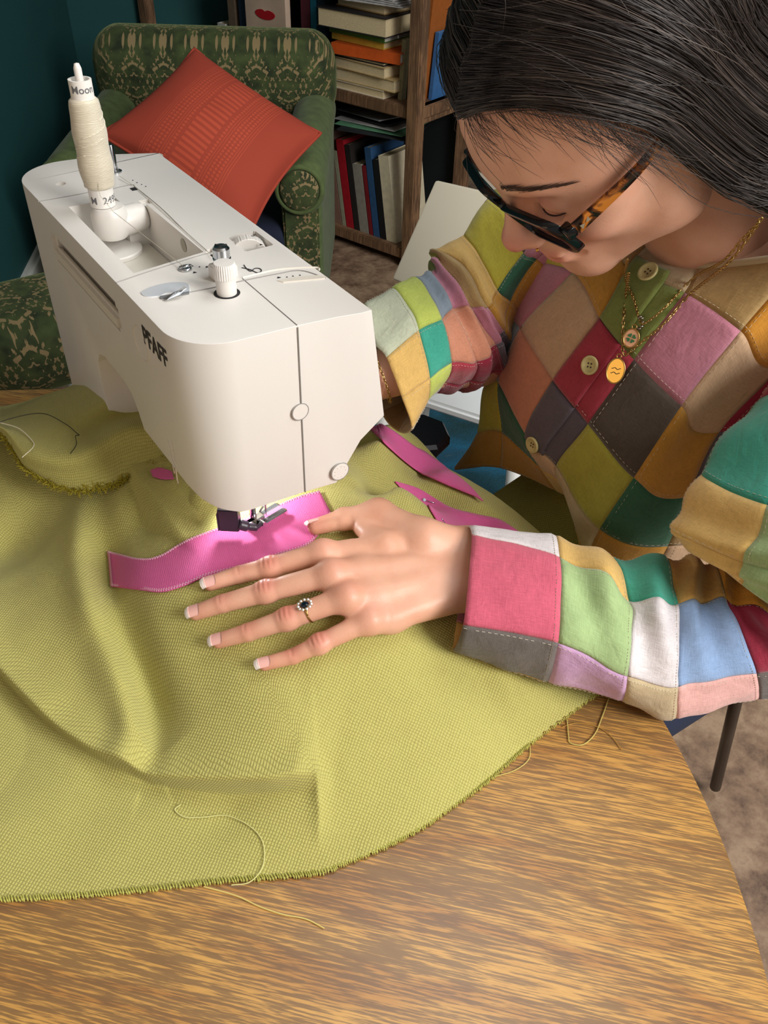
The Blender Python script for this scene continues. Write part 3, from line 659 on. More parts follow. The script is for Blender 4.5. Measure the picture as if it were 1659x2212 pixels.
FA = sp(fa, 'feed_arm', M_idt); sp(MB().tube(cr1(np.array([a1+[0, 0, -.002], (a1+a2)/2+[0, 0, -.002], a2, a2+ud*.006+[0, .002, 0]]), 6), [.0042]*6+[.0030]*6+[.0016]*7, 10), 'feed_finger', M_idt, FA, smooth=True)
nd = Mf[:3, 3]+ud*.0125+vd*.0065
sp(MB().tube([nd+[0, 0, 0.001], nd+[0, 0, .006], nd+[0, 0, .034]], [.0002, .0007, .0009], 10), 'needle', M_chrome, smooth=True)
sp(MB().lathe([(.0032, .108), (.0032, .135)], 20, (nd[0], nd[1], 0)), 'needle_bar', M_chrome, smooth=True)
sp(MB().lathe([(.0028, .0), (.0028, .008)], 20, (nd[0]-.002, nd[1], .113), nrm((-.6, -.5, 0))), 'needle_screw', M_chrome, angle=40)
sp(MB().lathe([(.0026, .0895), (.0026, .135)], 16, (nd[0]-.009, nd[1]+.004, 0)), 'presser_bar', M_chrome, smooth=True)
sp(MB().box((.175, .452, .078), (.27, .53, .0788), c=.0003), 'needle_plate', M_chrome)
# lamp lens under the head gives the bright patch
lens = sp(MB().lathe([(.006, 0), (.006, .0015), (.0001, .0018)], 24, (.205, .497, .1225), (0, 0, -1)), 'lamp_lens', None)
ml = bpy.data.materials.new('lamp_emission'); ml.use_nodes = True; e_ = ml.node_tree.nodes['Principled BSDF']; e_.inputs['Emission Color'].default_value = (.9, .95, 1, 1); e_.inputs['Emission Strength'].default_value = 12
lens.data.materials.append(ml)
ld = bpy.data.lights.new('machine_lamp', 'SPOT'); ld.energy = .5; ld.color = (.93, .97, 1); ld.spot_size = math.radians(120); ld.spot_blend = .3; ld.shadow_soft_size = .007
lo = bpy.data.objects.new('machine_lamp', ld); SC.collection.objects.link(lo); lo.location = (.207, .495, .119)
lo.rotation_euler = (Vector((.215, .44, .085))-Vector((.207, .495, .119))).to_track_quat('-Z', 'Y').to_euler()

# ---------------------------------------------------------------- thread spool standing on its pin
TS = empty('thread_spool', (.1965, .672, .2605)); tag(TS, 'tall spool of cream sewing thread standing on top of the sewing machine', 'thread')
M_card = mat('white_card', 'e9e6e0', .6); M_thr = None
N = NT('cream_thread'); co = N.coord('Object', (1, 1, 1)); w = N.n('ShaderNodeTexWave', Scale=420.0, Distortion=6.0, Detail=1.0); w.bands_direction = 'Z'; mp2 = N.coord('Object', (.25, .25, 1), (.25, .12, 0)); N.l(mp2, 0, w, 0)
r = N.ramp(w, 0, [(.1, srgb('cfc4aa')), (.6, srgb('e6dcc6'))]); N.l(r, 0, N.b, 'Base Color'); N.bump(w, 0, .0004, .6); N.b.inputs['Roughness'].default_value = .45; N.b.inputs['Sheen Weight'].default_value = .4
prof = [(.0085, 0), (.0085, .013)]; MB().lathe([(.0094, 0), (.0094, .014), (.0082, .015)], 40).build('label_sleeve', M_card, TS, angle=40)
zz = np.linspace(.014, .078, 40); rr = .0118-.0012*np.abs(np.linspace(-1, 1, 40))**6*2+.0004*np.sin(zz*260)+.0012*(1-np.linspace(0, 1, 40))
rr[0] = .0095; rr[1] = .0115; rr[-1] = .0088; rr[-2] = .0105
MB().lathe(list(zip(rr, zz)), 48).build('thread_winding', N.m, TS, smooth=True)
tp = MB().lathe([(.0082, .077), (.0082, .0905), (.0068, .0905), (.0068, .084), (.0001, .084)], 40).build('core_tube', M_card, TS, angle=40)
mb = MB()
for k in range(5):   # loose crossing strands on the winding
    a0_ = k*1.3; n_ = 24; tt = np.linspace(0, 1, n_); ang = a0_+tt*2.6; z_ = .020+.011*k+tt*.010; r_ = np.interp(z_, zz, rr)+.0002
    mb.tube(np.stack([r_*np.cos(ang), r_*np.sin(ang), z_], 1), .00025, 5)
mb.build('loose_strands', M_thr or mat('thread_light', 'efe6d2', .5), TS, smooth=True)
def wrap_text(txt, size, rad, a0_, z0, name, bold=0):
    V, F = text_mesh(txt, size, bold); Vo = [((rad+.0001)*math.cos(a0_+v[0]/rad), (rad+.0001)*math.sin(a0_+v[0]/rad), z0+v[1]) for v in V]
    return mesh(name, Vo, F, mat('grey_print', '6a6a6e', .6), TS)
va = math.atan2(-.672, -.1965)
wrap_text('Moon  12', .0072, .0082, va-.95, .0825, 'printed_name', .0001)
wrap_text('M  24958', .0075, .0094, va-1.05, .0035, 'printed_code', .0001)
# upper thread running from the spool to the guides
th = MB(); q = [np.array([.193, .662, .300]), np.array([.192, .660, .272]), np.array([.197, .650, .262]), at(400, 578, z=.260)]
th.tube(np.array(q), .00022, 5); th.tube([at(258, 380, z=.2595), at(290, 402, z=.2578), at(447, 543, z=.2578), at(470, 556, z=.262)], .00022, 5)
o = th.build('upper_thread', mat('thread_grey', 'bdb6a6', .6)); tag(o, 'fine pale thread led over the top of the sewing machine', 'thread')
# ================================================================ green cloth
N = NT('green_linen'); co = N.coord('UV', (1, 1, 1)); sp_ = N.n('ShaderNodeSeparateXYZ'); N.l(co, 0, sp_, 0)
def mt2(N, op, a, b=None, c_=None):
    m_ = N.n('ShaderNodeMath', _operation=op)
    for i, t in enumerate((a, b, c_)):
        if t is None: continue
        if isinstance(t, (int, float)): m_.inputs[i].default_value = t
        elif isinstance(t, tuple): N.l(t[0], t[1], m_, i)
        else: N.l(t, 0, m_, i)
    return m_
def weave(name, c1, c2, pitch, bumpd=.0006, rough=.8, fade=0, slub=.22, sheen=.15):
    N = NT(name); co = N.coord('UV', (1, 1, 1)); nz = N.n('ShaderNodeTexNoise', Scale=60.0, Detail=2.0); N.l(co, 0, nz, 0)
    ad = N.n('ShaderNodeVectorMath', _operation='MULTIPLY_ADD'); N.l(nz, 1, ad, 0); ad.inputs[1].default_value = (.003,)*3; N.l(co, 0, ad, 2)
    sx = N.n('ShaderNodeSeparateXYZ'); N.l(ad, 0, sx, 0); k = math.pi/pitch
    a = mt2(N, 'SINE', mt2(N, 'MULTIPLY', (sx, 0), k)); b = mt2(N, 'SINE', mt2(N, 'MULTIPLY', (sx, 1), k)); p = mt2(N, 'MULTIPLY', a, b)
    ab = mt2(N, 'POWER', mt2(N, 'ABSOLUTE', p), .6)
    n3 = N.n('ShaderNodeTexNoise', Scale=700.0, Detail=2.0); N.l(co, 0, n3, 0)
    s1 = N.n('ShaderNodeTexNoise', Scale=1.0, Detail=2.0); m1 = N.coord('UV', (60, 900, 1)); N.l(m1, 0, s1, 0)
    s2 = N.n('ShaderNodeTexNoise', Scale=1.0, Detail=2.0); m2 = N.coord('UV', (900, 60, 1)); N.l(m2, 0, s2, 0)
    q = mt2(N, 'MULTIPLY_ADD', mt2(N, 'ADD', (s1, 0), (s2, 0)), slub, mt2(N, 'MULTIPLY', ab, .55)); q2 = mt2(N, 'MULTIPLY_ADD', (n3, 0), .35, q)
    r = N.ramp(q2, 0, [(.25, srgb(c2)), (.72, srgb(c1))]); N.l(r, 0, N.b, 'Base Color'); N.b.inputs['Roughness'].default_value = rough
    N.b.inputs['Sheen Weight'].default_value = sheen; N.b.inputs['Specular IOR Level'].default_value = .25
    N.bump(ab, 0, bumpd, .7); return N.m
M_green = weave('green_linen', 'bab468', '8c8440', .0020)
M_pink = weave('pink_linen', 'd8609c', 'b8407a', .0013, .0003, slub=.4)
CL = empty('green_fabric', (.12, .4, .0)); tag(CL, 'large piece of lime green woven fabric draped over table and machine bed', 'fabric')
CO = np.array([.12, .4, 0])
ctrl = [  # px, py, z
 (0, 1945, .002), (-150, 1950, .002), (300, 1925, .002), (500, 1900, .002), (680, 1890, .002), (800, 1850, .003), (915, 1790, .002), (1050, 1690, .002), (1140, 1610, .002), (1290, 1500, .002),
 (0, 1750, .003), (150, 1700, .004), (300, 1780, .003), (500, 1820, .004), (620, 1850, .004), (760, 1800, .006), (720, 1720, .016),
 (0, 1480, .002), (80, 1600, .003), (300, 1700, .004), (500, 1760, .005),
 (60, 1440, .012), (300, 1590, .016), (500, 1640, .022), (680, 1650, .026), (850, 1650, .022), (1000, 1600, .020), (1150, 1520, .016),
 (200, 1400, .030), (400, 1450, .045), (600, 1500, .050), (800, 1480, .050), (950, 1440, .045), (1100, 1400, .035), (1250, 1350, .020),
 (0, 1300, .022), (0, 1100, .030), (-150, 1100, .02), (-150, 1400, .01), (100, 1250, .034), (150, 1120, .038), (230, 1300, .050), (300, 1250, .060), (300, 1120, .062), (400, 1300, .072), (500, 1280, .078), (450, 1150, .079), (560, 1200, .0815), (700, 1250, .0815),
 (600, 1140, .082), (700, 1100, .082), (800, 1200, .082), (900, 1300, .070), (750, 1330, .077), (600, 1400, .064), (850, 1050, .079), (760, 1030, .080), (900, 1150, .073), (1000, 1250, .055), (1000, 1180, .058), (820, 950, .068), (840, 920, .055)]
cx = [tuple(at(a, b, z=c)) for a, b, c in ctrl]
cx += [(.17, .50, .080), (.22, .50, .080), (.27, .5, .080), (.17, .58, .080), (.22, .6, .080), (.27, .6, .079), (.13, .56, .066), (.10, .60, .04), (.05, .62, .012), (-.05, .6, .003), (-.2, .55, .002), (-.3, .5, .002), (-.3, .35, .002),
       (.32, .45, .060), (.32, .55, .060), (.36, .45, .036), (.36, .55, .036), (.385, .40, .034), (.39, .5, .026), (.39, .6, .016), *[tuple(at(a, b, x=.404)) for a, b in ((830, 922), (900, 978), (960, 1018), (1000, 1048), (1045, 1086), (1108, 1142))], *[tuple(at(a, b, x=.404)+[.012, 0, -.006]) for a, b in ((830, 922), (900, 978), (960, 1018), (1000, 1048), (1045, 1086), (1108, 1142))], (.34, .36, .050), (.38, .33, .030), (.42, .28, .010), (.40, .22, .002), (.34, .6, .05)]
cx = np.array(cx)
def tps_fit(P, z, lam=2e-5):
    n = len(P); d = np.linalg.norm(P[:, None]-P[None], axis=2); K = d*d*np.log(d+1e-9); A = np.zeros((n+3, n+3)); A[:n, :n] = K+lam*np.eye(n); Q = np.c_[np.ones(n), P]; A[:n, n:] = Q; A[n:, :n] = Q.T
    return np.linalg.solve(A, np.r_[z, 0, 0, 0])
wts = tps_fit(cx[:, :2], cx[:, 2])
lipP = np.array([at(a, b, z=.012)[:2] for a, b in ((-150, 1330), (0, 1425), (60, 1515), (160, 1590), (280, 1648), (400, 1688), (500, 1706), (600, 1716), (686, 1716))]); lipU = (lipP[:, 0]-lipP[:, 1])/2**.5; lipV = (lipP[:, 0]+lipP[:, 1])/2**.5; lipC = np.polyfit(lipU, lipV, 4); lipD = np.polyder(lipC)
def lipdist(X, Y):
    u = (X-Y)/2**.5; v = (X+Y)/2**.5; uc = np.clip(u, lipU[0]-.03, lipU[-1]+.02); dd = np.polyval(lipD, uc)
    return (v-np.polyval(lipC, uc)-dd*(u-uc))/np.sqrt(1+dd*dd), np.clip((u-lipU[0])/(lipU[-1]-lipU[0]), -.3, 1.3)
fold1 = np.array([at(a, b, z=.04)[:2] for a, b in ((205, 1010), (195, 1130), (200, 1250), (235, 1380), (300, 1520), (330, 1600))]); fold1 = cr1(fold1, 8)
fold2 = cr1(np.array([at(a, b, z=.03)[:2] for a, b in ((250, 1330), (280, 1420), (300, 1520), (300, 1610), (290, 1650))]), 8)
crs = np.array([at(a, b, z=.01)[:2] for a, b in ((690, 1716), (693, 1760), (690, 1830))])
def pdist(X, Y, P):
    """distance to polyline, signed by side, and param 0..1"""
    best = np.full(X.shape, 9.); sg = np.zeros(X.shape); tt = np.zeros(X.shape); n = len(P)
    for i in range(n-1):
        a, b = P[i], P[i+1]; ab = b-a; t = np.clip(((X-a[0])*ab[0]+(Y-a[1])*ab[1])/(ab@ab), 0, 1); dx = X-a[0]-t*ab[0]; dy = Y-a[1]-t*ab[1]; d = np.hypot(dx, dy); m = d < best
        best = np.where(m, d, best); sg = np.where(m, np.sign(ab[0]*dy-ab[1]*dx), sg); tt = np.where(m, (i+t)/(n-1), tt)
    return best*sg, tt
def cloth_z(X, Y):
    X = np.asarray(X, float); Y = np.asarray(Y, float); sh = X.shape; Q = np.c_[X.ravel(), Y.ravel()]; z = np.zeros(len(Q))
    for i in range(0, len(Q), 20000):
        q = Q[i:i+20000]; d = np.linalg.norm(q[:, None]-cx[None, :, :2], axis=2); z[i:i+20000] = (d*d*np.log(d+1e-9)) @ wts[:len(cx)]+wts[-3]+q @ wts[-2:]
    z = z.reshape(sh); z = np.maximum(z, .0016)
    s, t = lipdist(X, Y); fade = sst(t, -.3, -.1)*(1-sst(t, .95, 1.03))
    lip = .018*sst(s, -.0025, .0055)*np.exp(-np.maximum(s, 0)/.028)*fade; z = z+lip
    c, t2 = pdist(X, Y, crs); z = z+.0075*np.exp(-(np.abs(c)/.005)**1.3)*(1-t2)*(1-.0)+.004*sst(-c, -.001, .001)*np.exp(-np.abs(c)/.02)*(1-t2)
    f, t3 = pdist(X, Y, fold1); z = z-.016*np.exp(-((f-.012)/.014)**2)*np.sin(np.pi*np.clip(t3, .02, .98))+.008*np.exp(-((f+.008)/.012)**2)*np.sin(np.pi*np.clip(t3, .02, .98))
    f, t3 = pdist(X, Y, fold2); z = z-.008*np.exp(-((f-.008)/.010)**2)*np.sin(np.pi*np.clip(t3, .02, .98))+.006*np.exp(-((f+.008)/.012)**2)*np.sin(np.pi*np.clip(t3, .02, .98))
    P3 = np.stack([X, Y, X*0], -1); amp = sst(z, .004, .03)*(1-sst(X, .15, .18)*sst(.30-X, 0, .02)*.9)
    z = z+amp*(.0048*vnoise(P3, 15)+.0016*vnoise(P3, 36, 5))+.0006*vnoise(P3, 30, 9)
    # dimples and ridges near the machine's left side
    for (px, py, zz_, rx, a) in ((360, 1100, .07, .014, -.012), (320, 1050, .07, .010, -.010), (430, 1075, .08, .012, .006), (290, 1000, .06, .012, .006), (420, 1150, .08, .015, -.004)):
        b = at(px, py, z=zz_); z = z+a*np.exp(-((X-b[0])**2+(Y-b[1])**2)/rx**2)
    # keep above machine bed and below head; over the table edge into the lap
    bed = sst(X, .112, .154)*(1-sst(X, .288, .320))*sst(Y, .395, .441)*(1-sst(Y, .63, .64)); z = np.maximum(z, .0808*bed)
    tz = np.maximum(z, .0016)
    rr_ = np.hypot(X-TC[0], Y-TC[1])-TR
    lapz = -.085+.085*sst(X, .47, .60)*1.0+.012*vnoise(P3, 14, 3)
    k = sst(rr_, .004+.010*sst(Y, .44, .56), .036); z = tz*(1-k)+lapz*k
    return z
ex = np.array([at(a, b, z=.002)[:2] for a, b in ((-260, 1955), (-150, 1950), (0, 1945), (150, 1938), (300, 1925), (470, 1906), (680, 1889), (740, 1868), (830, 1832), (915, 1788), (980, 1742), (1050, 1692), (1140, 1612), (1215, 1555), (1290, 1500))]); ex = np.r_[ex, [(.395, .232), (.43, .262), (.60, .31)]]
ex = cr1(ex, 6); ex = ex[np.argsort(ex[:, 0])]
X0, X1 = -.26, .57; nx_, ny_ = 720, 600
xs = np.linspace(X0, X1, nx_); ef = np.interp(xs, ex[:, 0], ex[:, 1])+.0005*np.sin(xs*900); eb = np.interp(xs, [-.26, .08, .13, .15, .33, .41, .43, .45, .57], [.76, .74, .70, .634, .634, .61, .56, .53, .50])
tv = np.linspace(0, 1, ny_); X = np.repeat(xs[:, None], ny_, 1); Y = ef[:, None]+(eb-ef)[:, None]*tv[None]
Zc = cloth_z(X, Y); s_, t_ = lipdist(X, Y); oh = .0080*np.exp(-((s_-.0045)/.0048)**2)*sst(t_, -.3, -.1)*(1-sst(t_, .90, 1.02))
e1 = 1e-4; gx = (lipdist(X+e1, Y)[0]-s_)/e1; gy = (lipdist(X, Y+e1)[0]-s_)/e1; gl = np.hypot(gx, gy)+1e-9; ok_ = (oh > 1e-5)
V = np.stack([X-np.where(ok_, oh*gx/gl, 0), Y-np.where(ok_, oh*gy/gl, 0), Zc], -1).reshape(-1, 3)
a45 = math.radians(38); SV = np.concatenate([np.zeros((nx_, 1)), np.cumsum(np.hypot(np.diff(Y, axis=1), np.diff(Zc, axis=1)), 1)], 1)+ef[:, None]; SU = X; uvw = np.stack([SU*math.cos(a45)+SV*math.sin(a45), -SU*math.sin(a45)+SV*math.cos(a45)], -1).reshape(-1, 2)
o = mesh('cloth', V-CO, [f[::-1] for f in grid_faces(nx_, ny_)], M_green, CL, True, uvw)
md = o.modifiers.new('s', 'SOLIDIFY'); md.thickness = .0011; md.offset = -1
def cz(x, y): return float(cloth_z(np.array([x]), np.array([y]))[0])
# overlocked, slightly frayed front edge: little loops
mb = MB(); xx = -.25; yy = None
M_loop = mat('green_thread', 'b7b55a', .7)
while xx < .385:
    y_ = np.interp(xx, xs, ef); z_ = .0016; a = rng.uniform(-.4, .4); L = rng.uniform(.0008, .0018)
    mb.tube([(xx, y_+.0025, z_+.0012), (xx+.0004*a, y_, z_+.0016), (xx+.001*a, y_-L*.6, z_+.0006), (xx+.0016*a, y_-L*.5, z_-.0008)], .00042, 4); xx += rng.uniform(.0011, .0018)
tag(mb.build('overlocked_edge', M_loop, CL), kind='stuff').location = -CO
# ---- folded flap hanging out of the machine's arm opening
fl = [  # rows back -> frayed edge
 [(-120, 880, .02), (0, 878, .02), (120, 850, .02), (210, 820, .03), (290, 790, .05), (340, 780, .06)],
 [(-120, 918, .055), (-10, 903, .060), (90, 862, .066), (160, 835, .075), (250, 800, .086), (340, 790, .088)],
 [(-120, 935, .075), (-10, 915, .080), (80, 895, .090), (170, 875, .100), (255, 850, .106), (350, 830, .100)],
 [(-120, 930, .085), (0, 925, .092), (75, 940, .098), (165, 930, .098), (255, 905, .092), (350, 880, .086)],
 [(-110, 920, .080), (0, 925, .095), (60, 975, .096), (150, 985, .098), (262, 935, .102), (370, 920, .095)],
 [(-110, 905, .070), (5, 930, .092), (58, 1000, .084), (160, 1022, .084), (270, 985, .086), (370, 960, .085)],
 [(-100, 890, .06), (-2, 932, .085), (62, 1012, .076), (165, 1056, .070), (275, 1033, .074), (372, 985, .080)]]
G = np.array([[at(*p[:2], z=p[2]) for p in r] for r in fl]); G = cr1(G, 12); G = np.swapaxes(cr1(np.swapaxes(G, 0, 1), 16), 0, 1)
nr_, nc_ = G.shape[:2]; G[..., 2] += .0022*vnoise(G, 30)
ss = np.cumsum(np.r_[0, np.linalg.norm(np.diff(G[:, nc_//2], axis=0), axis=1)]); uvf = np.stack([np.repeat(ss[:, None], nc_, 1), np.repeat(np.linspace(0, .26, nc_)[None], nr_, 0)], -1).reshape(-1, 2)
o = mesh('folded_flap', G.reshape(-1, 3)-CO, grid_faces(nr_, nc_), M_green, CL, True, uvf); md = o.modifiers.new('s', 'SOLIDIFY'); md.thickness = .0013; md.offset = 0
mb = MB(); M_fray = mat('frayed_thread', '9c8f26', .9)
E_ = G[-1]
for k in range(2200):
    t = rng.random()*(nc_-2); i = int(t); p = E_[i]+(E_[i+1]-E_[i])*(t-i); q = nrm(rng.normal(size=3)); L = rng.uniform(.002, .0062)
    q2 = nrm(rng.normal(size=3)); mb.tube([p, p+q*L*.5, p+q*L*.8+q2*L*.5], .00042, 3)
tag(mb.build('frayed_edge', M_fray, CL), kind='stuff').location = -CO
# ---- pink applique strips: polygons laid on the cloth
def on_cloth(px, py, off=0.0012):
    z = .05
    for _ in range(12):
        p = at(px, py, z=z); z = .5*z+.5*(cz(p[0], p[1])+off)
    return at(px, py, z=z)
def strip(name, top, bot, label, cat, nu=60, nw=14, m=None, parent=None, z0=.0014):
    A_ = cr1(np.array(top, float), 10); B_ = cr1(np.array(bot, float), 10)
    f = lambda Q: np.stack([np.interp(np.linspace(0, 1, nu), np.linspace(0, 1, len(Q)), Q[:, i]) for i in (0, 1)], 1)
    A_, B_ = f(A_), f(B_); W_ = np.zeros((nu, nw, 3))
    for i in range(nu):
        pa = on_cloth(*A_[i]); pb = on_cloth(*B_[i])
        W_[i] = pa+(pb-pa)*np.linspace(0, 1, nw)[:, None]
    W_[..., 2] = cloth_z(W_[..., 0], W_[..., 1])+z0
    uv = np.stack([W_[..., 0], W_[..., 1]], -1).reshape(-1, 2) @ np.array([[.96, .28], [-.28, .96]])
    o = mesh(name, W_.reshape(-1, 3), grid_faces(nu, nw), m or M_pink, parent, True, uv); md = o.modifiers.new('s', 'SOLIDIFY'); md.thickness = .0009; md.offset = 1
    if label: tag(o, label, cat)
    return o, W_
M_pinkthr = mat('pale_pink_thread', 'e8b8cc', .6)
t1 = [(233, 1192), (300, 1208), (345, 1202), (400, 1170), (450, 1150), (500, 1133), (560, 1110), (640, 1076), (690, 1062)]
b1 = [(240, 1268), (300, 1275), (350, 1280), (400, 1266), (450, 1245), (520, 1228), (600, 1202), (670, 1176), (716, 1110)]
ps, Wp = strip('pink_applique', t1, b1, 'long pink appliqué strip sewn down under the presser foot, crossing below the machine head', 'appliqué')
mb = MB()
def zig(E0, E1, w=.0026, step=.0022):
    L = np.cumsum(np.r_[0, np.linalg.norm(np.diff(E0, axis=0), axis=1)]); n = int(L[-1]/step)
    for k in range(n):
        a = np.array([np.interp(L[-1]*k/n, L, E0[:, i]) for i in range(3)]); b = np.array([np.interp(L[-1]*(k+.5)/n, L, E1[:, i]) for i in range(3)]); c = np.array([np.interp(L[-1]*(k+1)/n, L, E0[:, i]) for i in range(3)])
        d = nrm(b-a)*w; mb.tube([a+[0, 0, .0011], a+d+[0, 0, .0012]], .00022, 4); mb.tube([a+d+[0, 0, .0012], c+[0, 0, .0011]], .00022, 4)
zig(Wp[:, 0], Wp[:, 5]); zig(Wp[:, -1], Wp[:, -6]); zig(Wp[0], Wp[5], .0035, .0016)
tag(mb.build('zigzag_stitching', M_pinkthr, ps), kind='stuff')
strip('pink_applique', [(800, 905), (850, 935), (895, 968), (915, 978), (960, 1010), (1010, 1050), (1043, 1086)], [(798, 930), (850, 980), (900, 1020), (950, 1045), (1000, 1066), (1025, 1076), (1043, 1087)], 'long curved pink appliqué piece along the fabric edge beside the cuff', 'appliqué', z0=.003)
o3, W3 = strip('pink_applique', [(853, 1041), (900, 1055), (935, 1075), (975, 1098), (1030, 1112), (1075, 1122), (1106, 1140), (1120, 1150)], [(853, 1042), (885, 1075), (915, 1090), (930, 1105), (955, 1140), (990, 1150), (1040, 1160), (1100, 1165)], 'pinned pink appliqué piece running under the red cuff', 'appliqué')
strip('pink_applique', [(325, 1018), (345, 1012), (372, 1020)], [(330, 1030), (350, 1036), (376, 1036)], 'small dark pink appliqué end peeking out under the frayed flap', 'appliqué', nu=16)
for a, b in (((916, 1080), (940, 1087)), ((955, 1122), (964, 1134)), ((812, 930), (822, 937))):
    pa, pb = on_cloth(*a, .0028), on_cloth(*b, .0028); pn = empty('pin', pa); tag(pn, {916: 'dressmaking pin with glossy round head in the pinned pink piece', 955: 'pin nearest the red cuff in the pinned pink piece', 812: 'dark pin at the left end of the long curved pink piece'}[a[0]], 'pin')
    MB().tube([(0, 0, 0), pb-pa], .0004, 8).build('shaft', M_chrome, pn, smooth=True)
    rad = .0017 if a[0] == 916 else .0008; MB().lathe([(rad*math.sin(t), -rad*math.cos(t)) for t in np.linspace(.05, 3.1, 12)], 16).build('head', mat('pearl', 'bcd0dc', .15) if a[0] == 916 else M_chrome, pn, smooth=True)
# loose threads
def thread(pts, col, label, r=.0003, zf=None):
    P = [on_cloth(x, y, .0012) if (zf is None) else at(x, y, z=zf) for x, y in pts]; o = MB().tube(cr1(np.array(P), 8), r, 5).build('loose_thread', mat('thread_'+col, col, .7)); tag(o, label, 'thread')
thread([(390, 1738), (378, 1750), (400, 1765), (440, 1765), (490, 1762), (540, 1785), (568, 1820), (568, 1870), (540, 1905), (500, 1912)], 'd2cf8c', 'green loose thread curling on the lower fabric layer', .00035)
thread([(440, 1915), (510, 1935), (560, 1958), (610, 1975), (660, 1985), (700, 2005)], 'dcc878', 'yellow-green thread tail lying on bare oak at front', .00042, .0009)
thread([(1225, 1555), (1228, 1590), (1232, 1605), (1260, 1608), (1285, 1585), (1300, 1550), (1315, 1508)], 'c8b968', 'looped pale thread on the table under the lilac patch', .0004, .0008)
thread([(1215, 1570), (1245, 1562), (1290, 1570), (1320, 1590), (1343, 1620)], 'b5883c', 'brown thin thread tail beside the looped pale thread', .00028, .0008)
thread([(1145, 1605), (1142, 1640), (1110, 1665), (1060, 1680), (1040, 1690)], 'c8b968', 'pale thread strand off the fabric edge by the lower right', .00035, .0008)
thread([(-30, 925), (20, 905), (90, 893), (140, 915), (165, 935), (171, 940), (163, 942), (165, 960), (152, 980)], '2a2a1e', 'black loose thread lying across the folded flap', .00035, .101)
thread([(0, 913), (40, 925), (68, 950), (72, 965), (48, 988)], 'e0d8c0', 'white loose thread by the frayed corner of the flap', .00035, .1)
# ================================================================ the woman
PE = empty('person', (.60, .40, FLOOR)); tag(PE, 'dark-haired woman in patchwork shirt leaning over the sewing machine, hand on the fabric', 'person')
PO = np.array([.60, .40, FLOOR])
def fastmesh(name, V, F, m, parent=None, smooth=True, off=None):
    V = np.asarray(V, np.float32)-(np.asarray(off, np.float32) if off is not None else 0); F = np.asarray(F, np.int32); k = F.shape[1]
    me = bpy.data.meshes.new(name); me.vertices.add(len(V)); me.vertices.foreach_set('co', V.astype(np.float32).ravel())
    me.loops.add(F.size); me.loops.foreach_set('vertex_index', F.ravel()); me.polygons.add(len(F)); me.polygons.foreach_set('loop_start', np.arange(0, F.size, k, dtype=np.int32))
    me.update(calc_edges=True); me.validate()
    if smooth: me.shade_smooth()
    if m: me.materials.append(m)
    return link(bpy.data.objects.new(name, me), parent)
# head frame
def camv(v): return RW @ np.array(v, float)
HL = nrm((-.150, -.986, -.075)); HF = np.array([-.718, .161, -.678]); HF = nrm(HF-HF.dot(HL)*HL); HU = np.cross(HF, HL)
HO = np.array([.4549, .4096, .3739]); HS = .92
HM = np.stack([HF, HL, HU], 1)
def H(f, l, u): return HO+HM @ np.array([f, l, u])*HS
def toH(P): return (np.asarray(P)-HO) @ HM/HS
NB = np.array([.606, .405, .252])   # neck base
g = SDF((-.125, -.095, -.27), (.145, .095, .135), .0016)
g.ell((-.012, 0, .036), (.098, .074, .084)); g.ell((.028, 0, .036), (.068, .064, .064), k=.03); g.ell((.030, 0, -.020), (.062, .060, .080), k=.03)
for s in (-1, 1):
    g.cone((.012, s*.046, -.066), (.068, s*.010, -.100), .022, .015, k=.03)
    g.cone((.0, s*.055, -.02), (.012, s*.047, -.068), .020, .020, k=.03)
    g.ell((.057, s*.034, -.034), (.029, .027, .025), k=.02); g.ell((.05, s*.048, -.012), (.02, .02, .014), k=.02)
g.cone((.080, -.026, .016), (.080, .026, .016), .012, .012, k=.022)
g.ell((.078, 0, -.066), (.022, .026, .024), k=.02); g.ell((.076, 0, -.099), (.018, .021, .016), k=.016)
for s in (-1, 1): g.ell((.094, s*.033, -.004), (.013, .018, .012), k=.012, op='s')
for s in (-1, 1): g.ell((.0745, s*.0325, -.005), (.0150, .0165, .0125), k=.005)
g.cone((.086, 0, .004), (.110, 0, -.034), .0075, .0090, k=.012); g.ell((.1115, 0, -.038), (.0105, .0105, .0095), k=.008)
for s in (-1, 1): g.ell((.101, s*.0115, -.041), (.010, .0075, .0075), k=.006); g.ell((.102, s*.0065, -.0495), (.004, .003, .004), k=.003, op='s')
g.ell((.0965, 0, -.066), (.0075, .019, .0048), k=.005); g.ell((.0945, 0, -.0755), (.0085, .017, .0055), k=.005)
g.cone((.1045, -.02, -.0705), (.1045, .02, -.0705), .0018, .0018, k=.002, op='s'); 
for s in (-1, 1): g.ell((.088, s*.0235, -.071), (.006, .004, .004), k=.006, op='s')
for s in (-1, 1):  # ears
    g.ell((-.008, s*.074, -.008), (.017, .008, .029), k=.006); g.ell((-.004, s*.083, -.006), (.010, .006, .018), k=.004, op='s')
nb = toH(NB); g.cone((-.045, 0, -.045), nb, .050, .060, k=.018); g.cone((-.02, 0, -.06), nb+[.01, 0, .02], .036, .044, k=.02)
V, F = g.mesh()
kz = (V[:, 2] > -.2)
